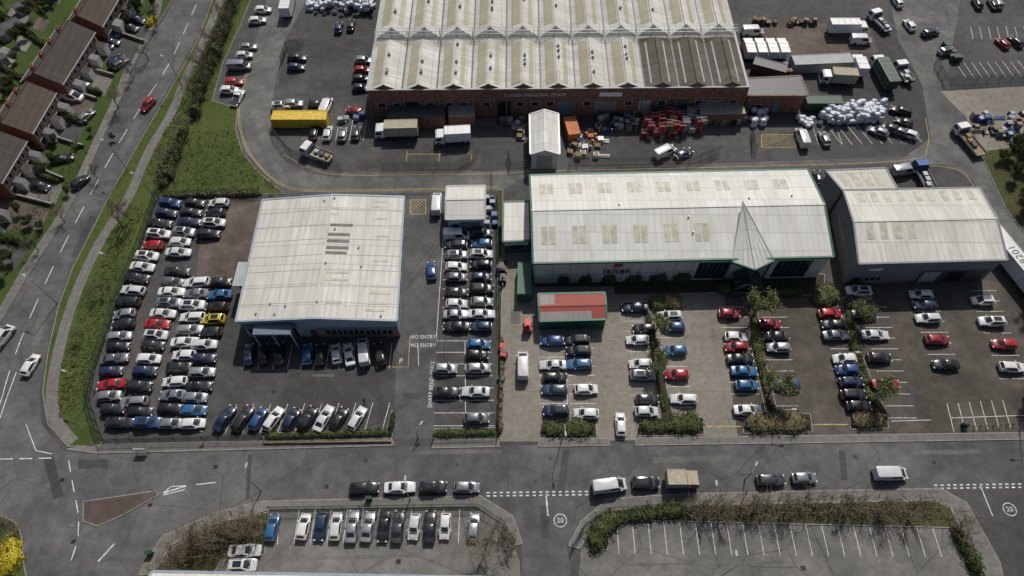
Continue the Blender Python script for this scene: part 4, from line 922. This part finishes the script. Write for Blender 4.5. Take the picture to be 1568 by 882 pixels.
def lorry(px,ang,L,mats,name='box_lorry',h=3.3,kind='box',w=2.4):
    p=G(px[0],px[1],1.6); mb=MB(); cab=2.0
    cabm,boxm=mats; x1=L/2; x0=x1-cab
    prof=[(x0,.5),(x1-.02,.5),(x1,1.35),(x1-.28,2.35),(x1-.6,2.55),(x0,2.6)]
    for s in (-1,1):
        pts=[(x,s*w/2*.97,z) for x,z in prof]; mb.face(pts if s<0 else pts[::-1],cabm)
        mb.face([(x0+.55,s*(w/2*.97+.012),1.45),(x1-.22,s*(w/2*.97+.012),1.45),(x1-.42,s*(w/2*.97+.012),2.2),(x0+.55,s*(w/2*.97+.012),2.2)],m_glass)
        mb.box((x1-.5,s*(w/2+.15),1.9),(.12,.2,.5),m_black)
    for a,b_ in zip(prof,prof[1:]+prof[:1]):
        mb.face([(a[0],-w/2*.97,a[1]),(a[0],w/2*.97,a[1]),(b_[0],w/2*.97,b_[1]),(b_[0],-w/2*.97,b_[1])],cabm)
    mb.face([(x1+.012,-w*.43,1.4),(x1+.012,w*.43,1.4),(x1-.24,w*.41,2.3),(x1-.24,-w*.41,2.3)],m_glass)
    for s in (-1,1): mb.box((x1+.0,s*w*.38,.8),(.08,.3,.2),m_lens)
    mb.box((-cab/2,0,.75),(L-cab,w*.4,.3),m_black)
    bx=x0-.15; bl_=L-cab-.15
    if kind=='box':
        mb.box((bx-bl_/2,0,(1.0+h)/2),(bl_,w,h-1.0),boxm)
        for i in range(int(bl_/1.2)+1):
            for s in (-1,1): mb.box((bx-.05-i*1.2,s*(w/2+.02),(1.0+h)/2),(.06,.04,h-1.1),m_greyl)
        for s in (-1,1):
            mb.beam((bx,s*w/2,h-.05),(bx-bl_,s*w/2,h-.05),.1,.1,m_greyl); mb.beam((bx,s*w/2,.95),(bx-bl_,s*w/2,.95),.1,.1,m_greyl)
        if L<12:
            for i in range(int(bl_/1.5)): mb.box((bx-.7-i*1.5,0,h+.012),(.06,w*.96,.03),m_greyl)
    elif kind=='flat':
        mb.box((bx-bl_/2,0,1.05),(bl_,w,.14),boxm); mb.box((bx-.05,0,1.6),(.1,w,1.1),m_greyd)
        for s in (-1,1): mb.box((bx-bl_/2,s*w/2,1.3),(bl_,.05,.4),m_greyl)
        for k in range(3): mb.box((bx-1.2-k*1.3,R.uniform(-.4,.4),1.4),(1,.9,.6),R.choice([m_wood,m_steel,m_greyd]))
    for x in ([x1-.8,-L/2+1.2]+([-L/2+2.4] if L>9 else [])):
        for s in (-1,1): mb.tube((x,s*(w/2-.35),.5),(x,s*(w/2-.02),.5),.5,.5,m_tyre,14); mb.tube((x,s*(w/2-.03),.5),(x,s*(w/2),.5),.25,.22,m_hub,8)
    o=mb.obj(name); o.location=(p[0],p[1],.012); o.rotation_euler=(0,0,math.radians(ang)); return o
lorry((607,199),182,9,(m_wpaint,m_tan)); lorry((693,208),184,7.5,(m_wpaint,m_wpaint)); lorry((484,232),155,6.8,(m_wpaint,m_tan),kind='flat')
lorry((1298,42),0,9,(m_wpaint,m_wpaint)); lorry((1283,118),175,7.5,(m_wpaint,m_tan)); lorry((1353,110),95,10,(m_wpaint,m_greenp)); lorry((1349,30),110,7,(m_wpaint,m_greyl),kind='flat'); lorry((1314,100),90,6,(m_wpaint,m_wpaint))
lorry((1385,108),100,6,(m_wpaint,m_greyl),kind='flat'); lorry((1486,212),105,8.5,(m_wpaint,m_wood),kind='flat'); lorry((1416,265),95,6.5,(m_bluep,m_greyd),kind='flat'); lorry((440,8),92,7,(m_wpaint,m_wpaint))
lorry((1045,734),0,5,(m_tan,m_tan),h=2.9,w=2.2)
tr=lorry((1550,405),-74,16.2,(m_wpaint,m_wpaint),'articulated_lorry',3.9,w=2.55)
t_=text('ZW18201',(0,0),1.9,0,m_greyd,z=3.96,name='roof_lettering'); t_.parent=tr; t_.location=(1.5,0,3.925); t_.rotation_euler=(0,0,math.radians(180))
for i in range(4): lorry((1146+i*17,74),90,5.8,(m_wpaint,m_wpaint),'box_van',2.9,w=2.1)
p=G(808,500,.8); mb=MB(); x,y=p
mb.box((x,y,.75),(1.2,2.0,.7),m_red); mb.box((x,y-.8,1.15),(1.1,.5,.5),m_red)
for sx in (-.5,.5):
    for sy in (-.45,.7): mb.beam((x+sx,y+sy,1.0),(x+sx+.05,y+sy,1.0),.06,1.3,m_black)
    mb.beam((x+sx*.8,y+1.1,.1),(x+sx*.8+.1,y+1.1,.1),.12,2.4,m_steel); mb.beam((x+sx*.6,y+1.15,.1),(x+sx*.6,y+2.3,.1),.12,.06,m_steel)
    for sy in (-.7,.7): mb.tube((x+sx*1.1,y+sy,.33),(x+sx*1.5,y+sy,.33),.33,.33,m_tyre,12)
mb.box((x,y+.1,2.32),(1.15,1.4,.07),m_red); mb.box((x,y-.1,1.2),(.5,.5,.5),m_black); mb.obj('forklift_truck')
# ---------------------------------------------------------------- yard goods
def goods(name,poly,n,kinds,mats,hz=1.5,zs=1):
    mb=MB(); A,B,C,D=[Vector(G(*q)) for q in poly]
    for i in range(n):
        u,v=R.random(),R.random(); p=(A*(1-u)+B*u)*(1-v)+(D*(1-u)+C*u)*v; a=R.choice([0,0,.1,1.57,R.uniform(0,3)]); k=R.choice(kinds); m=R.choice(mats)
        if k=='pallet':
            for j in range(R.randint(2,9)):
                z=.06+j*.15
                for s in range(4): mb.box((p.x,p.y-.42+s*.28,z+.05),(1.2,.18,.03),m,a)
                mb.box((p.x,p.y,z),(1.15,.1,.08),m_wood,a)
        elif k=='crate':
            h=R.uniform(.7,hz); mb.box((p.x,p.y,h/2),(1.1,.95,h),m,a)
            for s in range(3): mb.box((p.x,p.y,h*(.2+.3*s)),(1.18,1.03,.06),m_greyd,a)
            mb.box((p.x,p.y,h+.03),(.9,.75,.06),R.choice(mats),a)
        elif k=='cage':
            zb=R.choice([0,0,1.55])*zs
            for gx in range(4):
                for gy in range(3):
                    if R.random()<.15: continue
                    x=p.x-.5+gx*.33;y=p.y-.33+gy*.33; mb.tube((x,y,.1+zb),(x,y,1.25+zb),.14,.14,m,7); mb.tube((x,y,1.25+zb),(x,y,1.4+zb),.12,.05,m,7)
            for sx in (-.68,.68):
                for sy in (-.52,.52): mb.beam((p.x+sx,p.y+sy,0),(p.x+sx+.05,p.y+sy,0),.05,1.6+zb,m_greyl)
            for sy in (-.52,.52): mb.beam((p.x-.68,p.y+sy,1.5+zb),(p.x+.68,p.y+sy,1.5+zb),.05,.05,m_greyl)
        elif k=='pipe':
            for j in range(4): z=.15+.2*(j//2); mb.tube((p.x-1.2,p.y+.2*j,z),(p.x+1.2,p.y+.2*j,z),.09,.09,m,6)
        else:
            mb.tube((p.x,p.y,0),(p.x,p.y,.9),.3,.3,m,10); mb.tube((p.x,p.y,.9),(p.x,p.y,.93),.27,.27,m_greyd,10)
    return mb.obj(name)
goods('gas_cylinder_cages',[(984,210),(1046,208),(1044,178),(984,182)],52,['cage'],[m_redb,m_redb,m_redb,m_brick,m_redb]); goods('gas_cylinder_cages',[(1046,204),(1078,202),(1074,180),(1046,182)],24,['cage'],[m_redb,m_redb,m_greyl])
goods('stacked_goods',[(915,200),(978,200),(978,175),(915,178)],44,['crate','pallet','drum'],[m_steel,m_wpaint,m_greyl,m_greyd,m_wood,m_bluep])
goods('stacked_goods',[(872,245),(925,242),(925,200),(872,205)],34,['crate','pallet','pipe','drum'],[m_wood,m_wpaint,m_steel,m_orange,m_wood])
goods('stacked_goods',[(1080,190),(1140,190),(1140,165),(1080,170)],34,['crate','pallet','drum'],[m_greyd,m_wood,m_tan,m_steel,m_greyl])
goods('yellow_barriers',[(680,176),(735,176),(735,168),(680,168)],14,['pallet','pipe'],[m_yel]); goods('stacked_goods',[(590,185),(680,180),(680,170),(590,172)],18,['crate','pallet'],[m_steel,m_wood,m_greyd])
goods('pallet_stack',[(770,190),(805,220),(805,185),(770,178)],14,['pallet','crate'],[m_wood,m_greyl]); goods('stacked_goods',[(1480,205),(1568,215),(1568,175),(1490,178)],34,['crate','pallet','pipe'],[m_steel,m_wood,m_greyd,m_greyl,m_bluep])
goods('stacked_goods',[(764,440),(772,440),(772,400),(766,400)],10,['crate','pallet'],[m_wood,m_greyd]); goods('red_stillage_stack',[(1150,36),(1270,42),(1270,36),(1150,34)],22,['pallet','crate'],[m_brick,m_wood,m_greyd])
goods('stacked_goods',[(1180,110),(1215,118),(1205,95),(1170,95)],14,['crate','pallet'],[m_bluep,m_greyd,m_wood]); goods('stacked_goods',[(765,600),(772,600),(772,530),(766,530)],10,['crate','drum'],[m_red,m_wood,m_greyd])
goods('stacked_goods',[(520,190),(560,182),(560,176),(520,180)],9,['crate','pallet'],[m_greyl,m_bluep]); goods('stacked_goods',[(745,345),(760,345),(760,300),(745,300)],12,['crate','drum'],[m_greyd,m_bluep,m_greyl])
goods('wheelie_bins',[(1436,78),(1475,110),(1480,100),(1445,70)],10,['crate'],[m_greyd,m_greenp])
def bales(name,px4,n,lay=2):
    import bmesh
    A,B,C,D=[Vector(G(*q)) for q in px4]; mb=MB()
    bm=bmesh.new(); bmesh.ops.create_icosphere(bm,subdivisions=2,radius=1); vs=[v.co.copy() for v in bm.verts]; fs=[tuple(v.index for v in f.verts) for f in bm.faces]; bm.free()
    for i in range(n):
        u,v=R.random(),R.random(); p=(A*(1-u)+B*u)*(1-v)+(D*(1-u)+C*u)*v; z=.5+.75*R.randint(0,lay-1); sx,sy,sz=R.uniform(.45,.7),R.uniform(.4,.6),R.uniform(.4,.55)
        def f(c): return math.copysign(abs(c)**.55,c)
        mb.mesh([(p.x+f(q.x)*sx*R.uniform(.92,1.08),p.y+f(q.y)*sy*R.uniform(.92,1.08),max(0.02,z+f(q.z)*sz)) for q in vs],fs,m_wrap)
    return mb.obj(name,60)
bales('wrapped_bale_stack',[(1252,192),(1345,188),(1352,164),(1256,168)],210,3); bales('wrapped_bale_stack',[(500,20),(572,22),(574,-5),(504,-8)],110,3); bales('wrapped_bale_stack',[(472,18),(494,18),(500,-6),(478,-6)],26,2); bales('wrapped_bale_stack',[(1150,196),(1172,194),(1170,170),(1150,172)],26,2)
bales('wrapped_bale_stack',[(1218,192),(1245,198),(1245,184),(1218,180)],14,1)
# ---------------------------------------------------------------- street furniture
def lamp(px,h=8,ang=0,arm=1.2):
    p=G(*px); mb=MB(); mb.tube((p[0],p[1],0),(p[0],p[1],1.2),.11,.10,m_steel,8); mb.tube((p[0],p[1],1.2),(p[0],p[1],h),.08,.05,m_steel,8)
    c,s=math.cos(ang),math.sin(ang); mb.tube((p[0],p[1],h),(p[0]+c*arm,p[1]+s*arm,h+.15),.045,.04,m_steel,6)
    mb.box((p[0]+c*(arm+.3),p[1]+s*(arm+.3),h+.14),(.75,.28,.12),m_greyl,ang); mb.box((p[0]+c*(arm+.3),p[1]+s*(arm+.3),h+.07),(.5,.2,.03),m_lens,ang); mb.obj('street_lamp')
for px,h,a in (((238,305),7,2.8),((196,425),7,2.8),((146,600),7,2.8),((196,262),8,2.6),((88,465),8,2.6),((280,135),8,2.6),((628,765),6,1.6),((400,752),8,1.5),((1080,775),7,1.5),((860,674),7,-1.5),((640,670),3,1),((1185,645),5,0),((1140,735),4,1),((1100,885),10,1.57),((1280,560),5,0),((1560,660),6,3)): lamp(px,h,a)
def sign(px,mat,h=2.4,w=.6,hh=.6):
    p=G(*px); mb=MB(); mb.tube((p[0],p[1],0),(p[0],p[1],h),.04,.04,m_steel,6); mb.box((p[0],p[1]-.06,h-.2),(w,.04,hh),mat); mb.box((p[0],p[1]-.085,h-.2),(w*.8,.01,hh*.6),m_wpaint); mb.obj('traffic_sign')
for px,m in (((124,810),m_wpaint),((240,755),m_bluep),((1024,726),m_bluep),((122,548),m_red),((1155,640),m_yel),((318,668),m_wpaint)): sign(px,m)
mb=MB(); p=G(220,693); mb.box((p[0],p[1],1.2),(1.8,.1,1.1),m_wpaint); [mb.tube((p[0]+s,p[1]+.1,0),(p[0]+s,p[1]+.1,1.7),.05,.05,m_greyd) for s in (-.8,.8)]; mb.obj('notice_board')
for px in ((566,765),(232,848),(1475,652)):
    mb=MB(); p=G(*px); mb.box((p[0],p[1],.6),(.9,.4,1.2),m_greenp); mb.box((p[0],p[1],1.22),(1.0,.5,.06),m_greend); mb.box((p[0],p[1]-.21,.6),(.02,.02,1.0),m_black); mb.obj('utility_cabinet')
for i in range(9):
    mb=MB(); p=G(1480+i*10,655-i*.5); mb.tube((p[0],p[1],0),(p[0],p[1],.95),.06,.06,m_black,8); mb.tube((p[0],p[1],.95),(p[0],p[1],1.02),.06,.03,m_wpaint,8); mb.obj('bollard')
mb=MB()
for px in ((843,702),(820,738),(1210,742),(700,712),(330,715),(500,745),(1310,700),(560,705),(1005,748),(1430,708),(95,735),(610,860),(1230,870),(560,580),(420,600),(640,455)):
    p=G(*px); mb.box((p[0],p[1],.012),(.75,.75,.014),m_greyd); mb.box((p[0],p[1],.016),(.6,.6,.014),m_black)
mb.obj('manhole_covers')
bm_me=bpy.data.meshes.new('pedestrian')
jt=[((0,0,.95),.13),((0,0,1.2),.13),((0,0,1.42),.12),((0,0,1.52),.05),((0,.01,1.62),.085),((0,.01,1.72),.075),((-.19,0,1.40),.055),((-.27,.03,1.14),.042),((-.25,-.08,.90),.03),((.19,0,1.40),.055),((.27,.02,1.14),.042),((.26,-.06,.90),.03),((-.09,0,.90),.085),((-.10,-.10,.50),.06),((-.10,.04,.09),.042),((-.10,-.12,.04),.035),((.09,0,.90),.085),((.10,.06,.50),.06),((.10,.20,.10),.042),((.10,.06,.05),.035)]
ed=[(0,1),(1,2),(2,3),(3,4),(4,5),(2,6),(6,7),(7,8),(2,9),(9,10),(10,11),(0,12),(12,13),(13,14),(14,15),(0,16),(16,17),(17,18),(18,19)]
bm_me.from_pydata([j[0] for j in jt],ed,[]); bm_me.materials.append(m_cloth)
po=bpy.data.objects.new('pedestrian',bm_me); col.objects.link(po); md=po.modifiers.new('skin','SKIN')
for i,j in enumerate(jt): bm_me.skin_vertices[0].data[i].radius=(j[1],j[1])
bm_me.skin_vertices[0].data[0].use_root=True
po.modifiers.new('sub','SUBSURF').levels=1; p=G(559,617); po.location=(p[0],p[1],.01); po.rotation_euler=(0,0,.6)
# ---------------------------------------------------------------- light, world, camera
wd=bpy.data.worlds.new("World"); sc.world=wd; wd.use_nodes=True; nt=wd.node_tree
az=math.radians(16); el=math.radians(50)
sky=nt.nodes.new('ShaderNodeTexSky'); sky.sky_type='NISHITA'; sky.sun_disc=False; sky.sun_elevation=el; sky.sun_rotation=az; sky.air_density=.8; sky.dust_density=3.0; sky.ozone_density=.8
bg=nt.nodes['Background']; bg.inputs['Strength'].default_value=.068; nt.links.new(sky.outputs[0],bg.inputs[0])
sd=bpy.data.lights.new('sun','SUN'); sd.energy=3.4; sd.angle=math.radians(.6); sd.color=(1,.965,.90)
so=bpy.data.objects.new('sun',sd); col.objects.link(so)
S=Vector((math.sin(az)*math.cos(el),math.cos(az)*math.cos(el),math.sin(el))); so.rotation_euler=S.to_track_quat('Z','Y').to_euler()
cd=bpy.data.cameras.new('camera'); cd.sensor_width=36; cd.lens=36*F/1568; cd.clip_end=5000; cd.clip_start=.5
co=bpy.data.objects.new('camera',cd); col.objects.link(co); co.location=(0,0,H); co.rotation_euler=(math.radians(90)-TH,0,0); sc.camera=co
sc.view_settings.view_transform='Standard'; sc.view_settings.look='None'; sc.view_settings.exposure=0
print('objects',len(bpy.data.objects))
